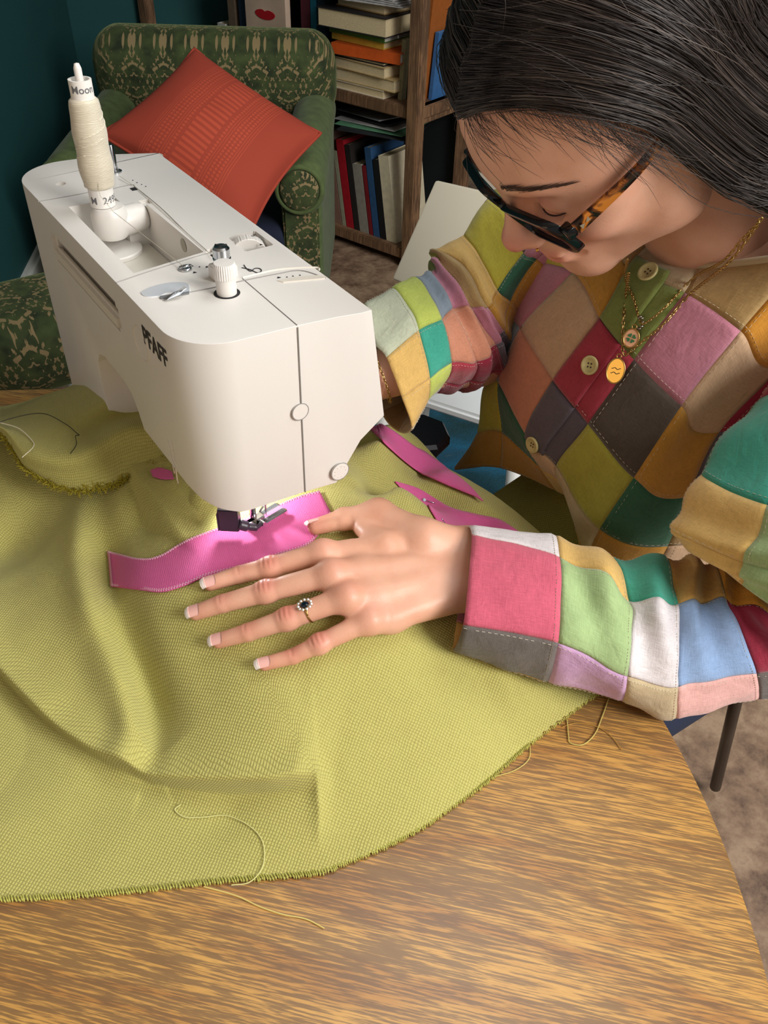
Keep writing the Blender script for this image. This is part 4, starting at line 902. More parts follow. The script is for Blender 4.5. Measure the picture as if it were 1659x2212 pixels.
# tint: pink on cheeks, nose tip, lips
tint = .0*V[:, 0]
tint = np.maximum(tint, .7*np.exp(-(((V-[.118, 0, -.04])**2).sum(1))/.013**2))
for s in (-1, 1): tint = np.maximum(tint, .35*np.exp(-(((V-[.082, s*.042, -.038])**2).sum(1))/.022**2)); tint = np.maximum(tint, .28*np.exp(-(((V-[.085, s*.03, .004])**2).sum(1))/.014**2)); tint = np.maximum(tint, .5*sst(-np.abs(V[:, 1]*s-.080), -.012, -.004)*(V[:, 0] < .02)*0)
lip = ((np.abs(V[:, 1]) < .021) & (V[:, 0] > .090))*np.exp(-((V[:, 2]+.0705)/.0088)**4)*sst(.021-np.abs(V[:, 1]), 0, .006); tint = np.maximum(tint, lip*.55)
parts = [(V @ HM.T*HS+HO, F, tint)]
from mathutils.bvhtree import BVHTree
HB_ = BVHTree.FromPolygons(V.tolist(), F.tolist())
def onface(f, l, u, lift=.0006):
    o_, n_, i_, d_ = HB_.ray_cast(Vector((.3, l, u)), Vector((-1, 0, 0)))
    return np.array(o_)+np.array(n_)*lift if o_ is not None else np.array([f, l, u])
# skin below the neckline (upper chest and shoulders under the shirt)
g = SDF((.40, .12, -.25), (.80, .70, .34), .006)
g.cone(NB, NB+[.03, 0, -.05], .055, .07, k=.03); g.ell((.625, .41, .10), (.095, .14, .15), k=.05); g.cone((.65, .30, .15), (.65, .54, .15), .04, .04, k=.05); g.ell((.62, .41, -.10), (.075, .11, .13), k=.04)
V, F = g.mesh(); parts.append((V, F, V[:, 0]*0))
# ---- left hand on the cloth
def J(px, py, off): return on_cloth(px, py, off)
fing = {'index': [(455, 1260, .0075), (517, 1241, .0095), (584, 1226, .0140), (700, 1194, .0205)], 'middle': [(424, 1323, .0075), (481, 1304, .0100), (575, 1278, .0150), (719, 1240, .0220)],
        'ring': [(473, 1384, .0075), (536, 1366, .0095), (621, 1337, .0150), (752, 1289, .0215)], 'little': [(572, 1434, .0070), (633, 1418, .0085), (690, 1391, .0125), (800, 1338, .0185)]}
rad = {'index': (.0054, .0063, .0073, .0088), 'middle': (.0056, .0065, .0075, .0090), 'ring': (.0054, .0063, .0073, .0088), 'little': (.0047, .0054, .0063, .0080)}
Jw = {k: [J(*q) for q in v] for k, v in fing.items()}
wr1 = at(1020, 1188, z=.083); wr2 = at(1018, 1272, z=.077); fo1 = at(1130, 1220, z=.074); fo2 = at(1125, 1300, z=.068)
g = SDF((.085, .17, .035), (.46, .47, .125), .00085)
# shift: fingers kept apart, palm blended
for k, P in Jw.items():
    r_ = rad[k]
    for i in range(3): g.cone(P[i], P[i+1], r_[i], r_[i+1]*(1 if i < 2 else .95), k=.0015 if i < 2 else .004)
    g.ell(P[2]+[0, 0, .0002], (r_[2]*1.01,)*3, k=.004)
mc = [Jw[k][3] for k in ('index', 'middle', 'ring', 'little')]
g.cone(mc[0]+[0, 0, -.003], wr1, .0100, .0145, k=.006); g.cone(mc[1]+[0, 0, -.002], wr1*.6+wr2*.4, .0108, .0150, k=.007); g.cone(mc[2]+[0, 0, -.003], wr1*.3+wr2*.7, .0100, .0150, k=.007); g.cone(mc[3]+[0, 0, -.003], wr2, .0090, .0145, k=.006)
for a, b in ((0, 1), (1, 2), (2, 3)): g.cone(mc[a]*.8+wr1*.2+[0, 0, -.006], mc[b]*.8+wr2*.2+[0, 0, -.006], .009, .009, k=.010)
for k, P in Jw.items(): g.ell(P[3]*.97+P[2]*.03+[0, 0, .0015], (.0050, .0050, .0050), k=.010)   # knuckles
th_ = [J(682, 1138, .0080), J(744, 1121, .0105), J(818, 1108, .0175), at(915, 1165, z=.098)]
for i, (a, b) in enumerate(((.0062, .0080), (.0080, .0098), (.0100, .0140))): g.cone(th_[i], th_[i+1], a, b, k=.003 if i < 2 else .008)
g.ell(th_[1], (.0082,)*3, k=.003)
g.cone(th_[3], wr1, .0140, .0145, k=.010); g.cone(th_[2]*.7+mc[0]*.3+[0, 0, -.006], th_[3]*.6+mc[0]*.4, .006, .010, k=.010)
g.cone(wr1, fo1, .0145, .0150, k=.010); g.cone(wr2, fo2, .0145, .0150, k=.010); g.cone((wr1+wr2)/2, (fo1+fo2)/2, .015, .0155, k=.01)
CRS = []
for k in ('index', 'middle', 'ring', 'little'):
    P = Jw[k]; r_ = rad[k]
    for i, nn_ in ((1, 1), (2, 3)):
        ax = nrm(P[i]-P[i-1]); side = nrm(np.cross(ax, (0, 0, 1))); upv = np.cross(side, ax)
        for q in range(nn_):
            CRS.append((P[i]+ax*(q-(nn_-1)/2)*.0034+upv*r_[i], ax, side, upv, r_[i]*.8, .0005 if i == 2 else .0004))
V, F = g.mesh()
for c, ax, side, upv, wd, dp in CRS:
    d_ = V-c; V = V-upv[None]*(dp*np.exp(-((d_ @ ax)/.0011)**2)*np.exp(-((d_ @ side)/wd)**4)*np.exp(-((d_ @ upv)/.006)**2))[:, None]
tint = 0*V[:, 0]
for k, P in Jw.items():
    for i, a in ((1, .35), (2, .6), (3, .22)): tint = np.maximum(tint, a*np.exp(-(((V-P[i]-[0, 0, rad[k][i]])**2).sum(1))/(.0085 if i < 3 else .012)**2))
    tint = np.maximum(tint, .35*np.exp(-(((V-P[0])**2).sum(1))/.010**2))
tint = np.maximum(tint, .5*np.exp(-(((V-th_[0])**2).sum(1))/.010**2))
parts.append((V, F, tint))
# ---- right arm and hand behind the machine head
c0_ = at(850, 800, d=.742); el = at(1030, 770, d=.86); hd_ = c0_+nrm(c0_-el)*.040+np.array([-.02, .030, -.030])
g = SDF(np.minimum(hd_, el)-.10, np.maximum(hd_, el)+.05, .0024)
g.cone(el, c0_, .030, .018, k=.01); g.cone(c0_, hd_, .018, .021, k=.015)
dn = nrm(np.array([-.85, .25, -.25]))
for q in range(4):
    b_ = hd_+np.array([0, (q-1.5)*.017, -.004]); g.cone(b_, b_+dn*.030, .0105, .0082, k=.006); g.cone(b_+dn*.030, b_+dn*.030+nrm(dn+[0, 0, -.3])*.024, .0082, .0065, k=.002)
g.cone(hd_+[.01, -.02, 0], hd_+[-.025, -.048, -.012], .011, .008, k=.006)
V, F = g.mesh(); parts.append((V, F, V[:, 0]*0))
N = NT('skin'); at_ = N.n('ShaderNodeAttribute'); at_.attribute_name = 'tint'
co = N.coord('Object', (1, 1, 1)); nz = N.n('ShaderNodeTexNoise', Scale=45.0, Detail=4.0); N.l(co, 0, nz, 0)
r0 = N.ramp(nz, 0, [(.3, srgb('d69f84')), (.7, srgb('e0af95'))])
mx = N.n('ShaderNodeMixRGB'); N.l(at_, 2, mx, 0); N.l(r0, 0, mx, 1); mx.inputs[2].default_value = (*srgb('c05a52'), 1); N.l(mx, 0, N.b, 'Base Color')
N.b.inputs['Roughness'].default_value = .42; N.b.inputs['Subsurface Weight'].default_value = .18; N.b.inputs['Subsurface Radius'].default_value = (.9, .35, .2); N.b.inputs['Subsurface Scale'].default_value = .008; N.b.inputs['Specular IOR Level'].default_value = .4
nb_ = N.n('ShaderNodeTexNoise', Scale=900.0, Detail=2.0); N.l(co, 0, nb_, 0); nb2 = N.n('ShaderNodeTexVoronoi', Scale=1100.0); N.l(co, 0, nb2, 0)
N.bump(nb_, 0, .00025, .5); M_skin = N.m
VV = []; FF = []; TT = []; n0 = 0
for V, F, t in parts: VV.append(V); FF.append(F+n0); TT.append(t); n0 += len(V)
BODY = fastmesh('body', np.concatenate(VV), np.concatenate(FF), M_skin, PE, True, PO)
a_ = BODY.data.attributes.new('tint', 'FLOAT', 'POINT'); a_.data.foreach_set('value', np.concatenate(TT).astype(np.float32))
# nails
M_nail = mat('nail', 'e4b0a6', .22); M_tip = mat('nail_tip', 'f2e8e0', .25)
def nail(p0, p1, r, w=.86, Lf=1.0, tiltv=(0, 0, 1)):
    ax = nrm(p0-p1); side = nrm(np.cross(ax, tiltv)); upv = np.cross(side, ax); upv = upv if upv[2] > 0 else -upv; L = .0105*Lf
    c = p0-ax*.0045; n1, n2 = 13, 9; R_ = r*1.02
    def pt(a, t, lift): # a across -1..1, t along 0..1
        th = a*w; rr = R_+lift; z = math.cos(th)*rr; s_ = math.sin(th)*rr; l_ = (t*L); drop = .0008*max(0, (t-.75)/.25)**2
        e = math.sqrt(max(0, 1-(a*.96)**2)); l2 = l_ if t > .5 else .5*L-(.5*L-l_)*(.55+.45*e); l2 = l2 if t < .75 else .75*L+(l2-.75*L)*(.5+.5*e)
        return c+ax*l2+side*s_+upv*(z-drop-.0002)
    def gr(t0, t1, lift): return np.array([[pt(a, t, lift) for a in np.linspace(-1, 1, n1)] for t in np.linspace(t0, t1, n2)]).reshape(-1, 3)
    for nm_, t0, t1, m_ in (('fingernail', 0, .80, M_nail), ('nail_tip', .80, 1.08, M_tip)):
        A1 = gr(t0, t1, .0003); A2 = gr(t0, t1, -.0006); Fg = grid_faces(n2, n1)
        bnd = [i for i in range(n1)]+[(j+1)*n1-1 for j in range(1, n2)]+[(n2-1)*n1+i for i in range(n1-2, -1, -1)]+[j*n1 for j in range(n2-2, 0, -1)]
        Fs = [(bnd[i], bnd[(i+1) % len(bnd)], bnd[(i+1) % len(bnd)]+n1*n2, bnd[i]+n1*n2) for i in range(len(bnd))]
        if nm_ == 'fingernail': par = mesh('fingernail', np.concatenate([A1, A2])-PO, Fg+[tuple(q+n1*n2 for q in reversed(f)) for f in Fg]+Fs, m_, BODY, True)
        else: mesh('nail_tip', np.concatenate([A1, A2])-PO, Fg+[tuple(q+n1*n2 for q in reversed(f)) for f in Fg]+Fs, m_, BODY, True)
for k, P in Jw.items(): nail(P[0], P[1], rad[k][0], tiltv=(-.12, -.25, 1))
nail(th_[0], th_[1], .0062, .8, 1.1, tiltv=(.1, .9, 1))
# eyes: brows and lashes
M_hair = None
N = NT('dark_hair'); ga = N.n('ShaderNodeAttribute'); ga.attribute_name = 'shade'
r = N.ramp(ga, 2, [(0, srgb('221b19')), (.6, srgb('3a302b')), (1, srgb('62544b'))]); N.l(r, 0, N.b, 'Base Color'); N.b.inputs['Roughness'].default_value = .38; N.b.inputs['Specular IOR Level'].default_value = .7; M_hair = N.m
M_brow = mat('brow_hair', '4c372c', .6)
HAIRPT = np.zeros(3)
def hairs(name, strands, rads, m, parent, kind=None, label=None):
    """strands (n,k,3), rads (n,) ; 3-sided tapering tubes"""
    S_ = np.asarray(strands); n, k = S_.shape[:2]; T_ = np.gradient(S_, axis=1); T_ /= np.linalg.norm(T_, axis=2)[..., None]+1e-9
    ref = nrm(HO*0+[.3, -.7, .5]); u = np.cross(T_, ref); u /= np.linalg.norm(u, axis=2)[..., None]+1e-9; w = np.cross(T_, u)
    tp = np.ones(k); tp[-3:] = (.8, .55, .2); R_ = np.asarray(rads)[:, None, None]*tp[None, :, None]
    V = np.stack([S_+R_*(u*math.cos(a)+w*math.sin(a)) for a in (0, 2.094, 4.189)], 2)  # n,k,3,3
    idx = np.arange(n*k*3).reshape(n, k, 3); F = []
    for a in range(3):
        b = (a+1) % 3; F.append(np.stack([idx[:, :-1, a], idx[:, :-1, b], idx[:, 1:, b], idx[:, 1:, a]], -1).reshape(-1, 4))
    o = fastmesh(name, V.reshape(-1, 3), np.concatenate(F), m, parent, True, PO)
    sh_ = np.repeat(rng.random(n)**2.2, k*3).astype(np.float32); a_ = o.data.attributes.new('shade', 'FLOAT', 'POINT'); a_.data.foreach_set('value', sh_)
    tag(o, label, kind=kind); return o
br = []
for s in (-1, 1):
    for i in range(230):
        t = rng.random(); l_ = .014+.040*t; u_ = .019+.008*math.sin(t*2.4)-.009*t*t+rng.normal()*.0016*(1.2-t); f_ = .09
        c = np.array([f_, s*l_, u_]); d = nrm([-.35*t, s*(.6+.5*t), .55*(1-t)-.25*t]); Lq = .0085*(.7+.3*rng.random()); br.append([H(*onface(f_, s*l_+d[1]*Lq*q, u_+d[2]*Lq*q, .0003+.0009*q)) for q in (0, .35, .7, 1)])
hairs('eyebrows', br, np.full(len(br), .00016), M_brow, BODY, 'stuff')
ls = []
for s in (-1, 1):
    for i in range(36):
        t = i/35; a = (t-.5)*2.2; l_ = s*(.0325+.0155*math.sin(a)); f_ = .0745+.0150*math.cos(a)+.0004; u_ = -.0095-.0015*math.cos(a)
        c = np.array([f_, l_, u_]); d = nrm([1.0, s*.9*(t-.35), -.45]); ls.append([H(*(c+d*q*.0085+np.array([0, 0, .0035*q*q]))) for q in (0, .35, .7, 1)])
hairs('eyelashes', ls, np.full(len(ls), .00016), M_brow, BODY, 'stuff')
mb = MB()
for s in (-1, 1):
    P = []
    for t in np.linspace(0, 1, 14): a = (t-.5)*2.3; P.append(H(.0745+.0151*math.cos(a), s*(.0325+.0158*math.sin(a)), -.0100-.0012*math.cos(a)))
    mb.tube(np.array(P)-PO, .0006, 6)
mb.build('lid_line', mat('lid_line', '3a211c', .6), BODY, smooth=True)
mb = MB().lathe([(.0013*math.sin(t), -.0013*math.cos(t)) for t in np.linspace(.05, 3.1, 8)], 12, H(.108, .0195, -.043)-PO); mb.build('nose_stud', mat('gold', 'd8a850', .2, 1.0), BODY, smooth=True)

# ---------------------------------------------------------------- hair
def shell(phi, th, off=0.0):
    cp = math.cos(phi); return np.array([-.008+(.108+off)*math.sin(phi), (.0835+off)*cp*math.sin(th), .036+(.094+off)*cp*math.cos(th)])
def guide(v, side, off=0.0, jit=(0, 0, 0)):
    """v 0 front .. 1 back : control points of one strand in head space"""
    phi0 = math.radians(66-150*v); phi1 = math.radians(14-66*v**.9); th1 = math.radians(98); P = []
    for t in np.linspace(0, 1, 9):
        e = .55*t**(1.2-.35*v)+.45*(t*t*(3-2*t)); ph = phi0+(phi1-phi0)*e; P.append(shell(ph, side*th1*t+.10*(1-t)*(1 if side > 0 else 1)+jit[0]*t, off))
    q = P[-1]
    o_ = 1+off*20
    P.append(q+np.array([-.009, side*.004, -.036])); P.append(q+np.array([-.022-.012*v, side*.012, -.080])); P.append(q+np.array([-.047-.025*v, side*(.022+jit[1]), -.120+jit[2]])); P.append(q+np.array([-.082-.04*v, side*(.033+jit[1]), -.152+jit[2]])); P.append(q+np.array([-.088-.05*v, side*(.038+jit[1]), -.212+jit[2]])); P.append(q+np.array([-.045-.05*v, side*(.036+jit[1]), -.285+jit[2]]))
    return np.array(P)
def samp(P, n=26):
    Q = cr1(P, 6); L = np.cumsum(np.r_[0, np.linalg.norm(np.diff(Q, axis=0), axis=1)]); t = np.linspace(0, L[-1], n); return np.stack([np.interp(t, L, Q[:, i]) for i in range(3)], 1)
HR = None
for side in (1, -1):
    vs = np.linspace(0, 1.13, 70); Gd = np.array([samp(guide(v, side, -.0022), 48) for v in vs])
    base = Gd @ HM.T*HS+HO; o = fastmesh('hair' if HR is None else 'hair_sheet', base.reshape(-1, 3), np.array(grid_faces(70, 48)), mat('hair_under', '1c1513', .5), PE if HR is None else HR, True, PO)
    a_ = o.data.attributes.new('shade', 'FLOAT', 'POINT')
    HR = HR or o
S_, R_ = [], []
nb_strand = 9000
for i in range(nb_strand):
    side = 1 if i < nb_strand*.78 else -1; v = 1.13*rng.random(); lock = math.sin(v*61)*.5+math.sin(v*23+1)*.5
    off = -.001+.006*rng.random()+.0016*lock; P = guide(v, side, off, (rng.normal()*.03, .012*rng.random()+.006*lock, rng.normal()*.012))
    w = np.linspace(0, 1, len(P))[:, None]; P = P+rng.normal(size=(1, 3))*.0025*w+.0010*np.sin(w*9+rng.random()*6)*rng.normal(size=(1, 3))
    if rng.random() < .06: P[3:] += np.sin(np.linspace(0, 3, len(P)-3))[:, None]*rng.normal(size=3)*.006
    S_.append(samp(P, 26) @ HM.T*HS+HO); R_.append(rng.uniform(.00016, .00034))
hairs('hair_strands', S_, R_, M_hair, HR, 'stuff')
# baby hairs round the forehead and stray wisps
S_, R_ = [], []
for i in range(260):
    t = rng.random(); side = 1 if rng.random() < .8 else -1; phi = math.radians(66-52*t**.8); th = side*math.radians(98*t)+.1; c = shell(phi, th, .001)
    d = nrm(np.array([.8-.6*t, side*(.1+.6*rng.random()), -.65-.3*rng.random()])); L = rng.uniform(.012, .045)*(1 if t > .12 else 1.3); k = rng.normal(size=3)*.35; k[0] -= .5
    P = np.array([c+d*L*q+np.array([-.3, .5*side, -.2])*L*q*q*.8+k*L*q*q*.6 for q in np.linspace(0, 1, 7)])
    for j in range(len(P)):   # stay outside the face
        r2 = ((P[j]-[-.004, 0, .02])/[.1065, .080, .112]); nn2 = np.linalg.norm(r2)
        if nn2 < 1: P[j] = [-.004, 0, .02]+(P[j]-[-.004, 0, .02])/nn2
    S_.append(samp(P, 14) @ HM.T*HS+HO); R_.append(rng.uniform(.00010, .00018))
for i in range(150):   # flyaways
    v = rng.random(); P = guide(v, 1 if rng.random() < .8 else -1, .006+.008*rng.random(), (rng.normal()*.12, .02*rng.random(), rng.normal()*.03)); a = rng.integers(0, 6); P = P[a:a+rng.integers(4, 7)]+rng.normal(size=3)*.004
    w = np.linspace(0, 1, len(P))[:, None]; P = P+w*w*rng.normal(size=(1, 3))*.014; S_.append(samp(P, 14) @ HM.T*HS+HO); R_.append(rng.uniform(.00012, .0002))
hairs('stray_hairs', S_, R_, M_hair, HR, 'stuff')

# ---------------------------------------------------------------- glasses
GL = empty('glasses', H(.1, 0, -.01)); tag(GL, 'black framed glasses with tortoiseshell temples low on the woman\'s nose', 'glasses')
GO = H(.1, 0, -.01); M_blk = mat('gloss_black', '0c0c0e', .12)
N = NT('tortoise'); co = N.coord('Object', (60, 60, 60)); nz = N.n('ShaderNodeTexNoise', Scale=1.6, Detail=2.0, Distortion=1.0); N.l(co, 0, nz, 0)
r = N.ramp(nz, 0, [(.42, srgb('1a0c06')), (.52, srgb('5a2c0e')), (.62, srgb('b06a24'))]); N.l(r, 0, N.b, 'Base Color'); N.b.inputs['Roughness'].default_value = .12; M_tort = N.m
def rrect(w, h, r, n=6):
    P = []
    for cx_, cy_, a0_ in ((w/2-r, h/2-r, 0), (-w/2+r, h/2-r, 90), (-w/2+r, -h/2+r, 180), (w/2-r, -h/2+r, 270)):
        P += [(cx_+r*math.cos(math.radians(a0_+90*k/n)), cy_+r*math.sin(math.radians(a0_+90*k/n))) for k in range(n+1)]
    return P
tl = .20  # lens tilt: lower rim nearer to the cheeks
def gp(l, u, dep=0):  # point on the frame front: l sideways, u up
    return H(.103-.9*l*l*3.2+dep+u*tl, l, -.016+u)
FR = None; mb = MB()
for s in (-1, 1):
    outer = rrect(.058, .044, .013); inner = rrect(.047, .034, .010); n = len(outer); V = []
    for dep in (.0034, -.0026):
        for P in (outer, inner): V += [gp(s*.0345+x, y, dep)-GO for x, y in P]
    F = []
    for i in range(n):
        j = (i+1) % n; o1, i1, o2, i2 = 0, n, 2*n, 3*n; F += [(o1+i, o1+j, i1+j, i1+i), (o2+j, o2+i, i2+i, i2+j), (o1+j, o1+i, o2+i, o2+j), (i1+i, i1+j, i2+j, i2+i)]
    mb.add(V, F)
mb.tube(np.array([gp(x, .006+.004*math.cos(x*150), .0)-GO for x in np.linspace(-.0085, .0085, 7)]), .0026, 8)
for s in (-1, 1): mb.box((-.004, -.0035, -.004), (.006, .0035, .004), frame(gp(s*.0655, .011, -.002)-GO, HL*s, HU), c=.0008)
fr_ = mb.build('frame_front', M_blk, GL); bevel(fr_, .0008, 2, 40)
M_lens = mat('lens_glass', 'f4ecf0', .03, 0, Transmission__Weight=1.0, IOR=1.08)
for s in (-1, 1):
    P = rrect(.0475, .0355, .010); V = [gp(s*.0345+x, y, .0005)-GO for x, y in P]+[gp(s*.0345+x, y, -.0005)-GO for x, y in P]; n = len(P)
    mesh('lens', V, [tuple(range(n)), tuple(reversed(range(n, 2*n)))]+[(i, n+i, n+(i+1) % n, (i+1) % n) for i in range(n)], M_lens, GL)
    a_ = gp(s*.0695, .011, -.004); b_ = H(-.012, s*.0815, .012); cth = H(-.035, s*.080, -.012)
    Q = cr1(np.array([a_, a_*.5+b_*.5+HL*s*.004, b_, cth]), 8); tm = MB(); V = []
    for i, q in enumerate(Q):
        hh = .0052-.0018*min(1, i/10); ax = nrm(Q[min(i+1, len(Q)-1)]-Q[max(i-1, 0)]); up_ = nrm(np.cross(ax, HL)); up_ = up_ if up_.dot(HU) > 0 else -up_; sd = np.cross(ax, up_)
        V += [q+up_*hh+sd*.0013-GO, q+up_*hh-sd*.0013-GO, q-up_*hh-sd*.0013-GO, q-up_*hh+sd*.0013-GO]
    n = len(Q); F = [(0, 1, 2, 3), tuple(4*(n-1)+k for k in (3, 2, 1, 0))]+[(4*i+k, 4*(i+1)+k, 4*(i+1)+(k+1) % 4, 4*i+(k+1) % 4) for i in range(n-1) for k in range(4)]
    T_ = mesh('temple', V, F, M_tort, GL); bevel(T_, .0006, 2, 40)
    mm = MB()
    for dx in (-.0035, .0035):
        c = Q[0]*.86+Q[8]*.14+HL*s*.0017-GO; ax = nrm(Q[8]-Q[0]); up_ = nrm(np.cross(ax, HL)); c = c+ax*dx
        mm.prism([(0, 0), (.0032*np.sign(dx), .0022), (.0032*np.sign(dx), -.0022)][::int(np.sign(dx))], .0004, frame(c-ax*dx*.9, ax, HL*s))
    mm.build('metal_inlay', mat('silver', 'e0e0dc', .2, 1.0), T_)
# ================================================================ patchwork shirt
COL = dict(olive='74803e', red='9e3040', grey='5a525c', mauve='b8788a', brown='4e443c', lime='a8a440', cream='b8a684', beige='c0a080', mustard='b68432', dgreen='2e6048', orange='cc8c2c', tan='a88a58', peach='c48468', bluegrey='8492a0', yellow='b8ac38', green='98b07a', teal='3a937c', white='d2ccce', lilac='c49cc4', sky='88a4cc', palepink='dcaaa4', pinkred='c4586e', dgrey='66605c', palegreen='a6b87c', straw='d0aa62', crimson='8c2038', palemist='b8bea6', limeg='b6c45c', sleeveteal='3a9c86', ochre='c49a52', lav='a8aed0')
def cloth_mat(nm, c):
    N = NT('cloth_'+nm); co = N.coord('UV', (1, 1, 1)); c = srgb(c)
    s1 = N.n('ShaderNodeTexNoise', Scale=1.0, Detail=3.0, Roughness=.7); m1 = N.coord('UV', (120, 1500, 1)); N.l(m1, 0, s1, 0)
    s2 = N.n('ShaderNodeTexNoise', Scale=1.0, Detail=3.0, Roughness=.7); m2 = N.coord('UV', (1500, 120, 1)); N.l(m2, 0, s2, 0)
    s3 = N.n('ShaderNodeTexNoise', Scale=40.0, Detail=4.0); N.l(co, 0, s3, 0)
    q = mt2(N, 'ADD', (s1, 0), (s2, 0)); q = mt2(N, 'MULTIPLY_ADD', (s3, 0), .5, q)
    r = N.ramp(mt2(N, 'MULTIPLY', q, .4), 0, [(.35, tuple(x*.80 for x in c)), (.62, tuple(min(1, x*1.22+.01) for x in c))]); N.l(r, 0, N.b, 'Base Color')
    N.b.inputs['Roughness'].default_value = .9; N.b.inputs['Sheen Weight'].default_value = .25; N.b.inputs['Specular IOR Level'].default_value = .2
    ww = N.n('ShaderNodeTexNoise', Scale=55.0, Detail=3.0, Distortion=.6); N.l(co, 0, ww, 0); b1 = N.bump(ww, 0, .0035, .5); b2 = N.n('ShaderNodeBump', Strength=.5, Distance=.0004); N.l(q, 0, b2, 'Height'); N.l(b1, 0, b2, 'Normal'); N.l(b2, 0, N.b, 'Normal'); return N.m
CM = {k: cloth_mat(k, v) for k, v in COL.items()}
M_st = mat('stitch_thread', 'cfc4ae', .8)
def shirt_part(parent, nodes, colors, sub=12, closed=True, wr=None, name='patch', thick=.0012, seams=True, amp=1.0, soft=()):
    """nodes (rows, cols, 3) lattice of patch corners; colors[r][c] names or None"""
    P = np.asarray(nodes, float); nr, nc = P.shape[:2]
    G = cr1(P, sub); G = np.swapaxes(cr1(np.swapaxes(G, 0, 1), sub, closed=closed), 0, 1)
    R_, C_ = G.shape[:2]
    du = np.roll(G, -1, 1)-np.roll(G, 1, 1) if closed else np.gradient(G, axis=1)
    dv = np.gradient(G, axis=0); Nn = np.cross(dv, du); Nn /= np.linalg.norm(Nn, axis=2)[..., None]+1e-12
    cen_ = G.mean((0, 1)); 
    if ((G-G.mean(1, keepdims=True))*Nn).sum() < 0: Nn = -Nn
    if wr is not None: G = G+Nn*wr(G, np.linspace(0, nr-1, R_)[:, None]*np.ones((1, C_)), np.linspace(0, nc-(0 if closed else 1), C_, endpoint=not closed)[None]*np.ones((R_, 1)))[..., None]
    # seam groove
    ri = np.arange(R_) % sub; ci = np.arange(C_) % sub
    gr_ = np.zeros((R_, C_)); gr_[ri == 0, :] = 1; gr_[:, ci == 0] = 1
    for c in soft: gr_[:, c*sub] = gr_[:, c*sub]*0; gr_[ri == 0, c*sub] = 1
    G = G-Nn*(gr_*.0009)[..., None]
    su = np.cumsum(np.r_[0, np.linalg.norm(np.diff(G.mean(1), axis=0), axis=1)]); sv = np.cumsum(np.r_[0, np.linalg.norm(np.diff(G[R_//2], axis=0), axis=1)])
    for r in range(nr-1):
        for c in range(nc if closed else nc-1):
            if c in soft: continue
            w_ = 2 if (c+1) in soft else 1
            cn = colors[r][c % len(colors[r])]
            if cn is None: continue
            i0, j0 = r*sub, c*sub; ii = np.arange(i0, i0+sub+1); jj = np.arange(j0, j0+sub*w_+1); jm = jj % C_ if closed else jj
            q = G[np.ix_(ii, jm)]; nn2 = Nn[np.ix_(ii, jm)]; n = sub+1; m = sub*w_+1; NM = n*m
            V = np.concatenate([q.reshape(-1, 3), (q-nn2*thick).reshape(-1, 3)]); F = grid_faces(n, m)
            F = F+[tuple(k+NM for k in reversed(f)) for f in F]
            ring = [i for i in range(m)]+[(j+1)*m-1 for j in range(1, n)]+[(n-1)*m+i for i in range(m-2, -1, -1)]+[j*m for j in range(n-2, 0, -1)]
            F += [(ring[(i+1) % len(ring)], ring[i], ring[i]+NM, ring[(i+1) % len(ring)]+NM) for i in range(len(ring))]
            uv = np.stack(np.meshgrid(su[ii], (sv[jj % C_] if closed else sv[jj]), indexing='ij'), -1).reshape(-1, 2); uv = np.concatenate([uv, uv])+np.array([r*.37, c*.21])
            mesh(name, V-PO, F, CM[cn], parent, True, uv)
    if seams:   # dashed top-stitching beside every seam
        mb = MB(); up = Nn*.0003
        for r in range(1, nr):
            i = min(r*sub-1, R_-1)
            for j in range(0, C_-1):
                a, b = G[i, j]+up[i, j], G[i, (j+1) % C_]+up[i, (j+1) % C_]; L = np.linalg.norm(b-a); k_ = max(1, int(L/.0030))
                if rng.random() < .15: continue
                for t in range(k_): mb.tube([a+(b-a)*(t+.15)/k_, a+(b-a)*(t+.70)/k_], .00016, 3, caps=False)
        for c in range(0, nc):
            if c in soft: continue
            j = min(c*sub+1, C_-1)
            for i in range(0, R_-1):
                a, b = G[i, j]+up[i, j], G[i+1, j]+up[i+1, j]; L = np.linalg.norm(b-a); k_ = max(1, int(L/.0030))
                if rng.random() < .15: continue
                for t in range(k_): mb.tube([a+(b-a)*(t+.15)/k_, a+(b-a)*(t+.70)/k_], .00016, 3, caps=False)
        tag(mb.build('top_stitching', M_st, parent), kind='stuff').location = -PO
    return G, Nn
SHIRT = empty('shirt'); SHIRT.parent = PE
# torso lattice
def X_(l, xs_): return [at(a, b, x=c) for (a, b), c in zip(l, xs_)]
lat = {
 'c0': ([(1240, 400), (1165, 430), (1127, 548), (1095, 664), (1052, 830), (1035, 930), (985, 1012)], [.60, .58, .565, .550, .530, .515, .50]),
 'c1': ([(1340, 450), (1300, 490), (1232, 585), (1119, 708), (1070, 826), (1080, 935), (1075, 1012)], [.57, .545, .52, .505, .500, .495, .49]),
 'c2': ([(1400, 522), (1355, 575), (1293, 686), (1191, 821), (1132, 941), (1164, 1012), (1200, 1060)], [.555, .530, .505, .483, .475, .480, .50]),
 'c3': ([(1505, 572), (1476, 629), (1368, 777), (1269, 916), (1197, 1009), (1222, 1062), (1262, 1110)], [.555, .530, .503, .482, .475, .480, .50]),
 'c4': ([(1735, 560), (1600, 717), (1472, 880), (1368, 1034), (1294, 1145), (1272, 1200), (1275, 1250)], [.565, .540, .513, .492, .485, .490, .505]),
 'c5': ([(1860, 640), (1690, 800), (1556, 937), (1487, 1077), (1445, 1186), (1400, 1260), (1380, 1300)], [.60, .575, .55, .53, .525, .525, .53]),
}
rows = np.array([X_(*lat[c]) for c in ('c0', 'c1', 'c2', 'c3', 'c4', 'c5')])  # cols, rows, 3
rows = np.swapaxes(rows, 0, 1); extra = []
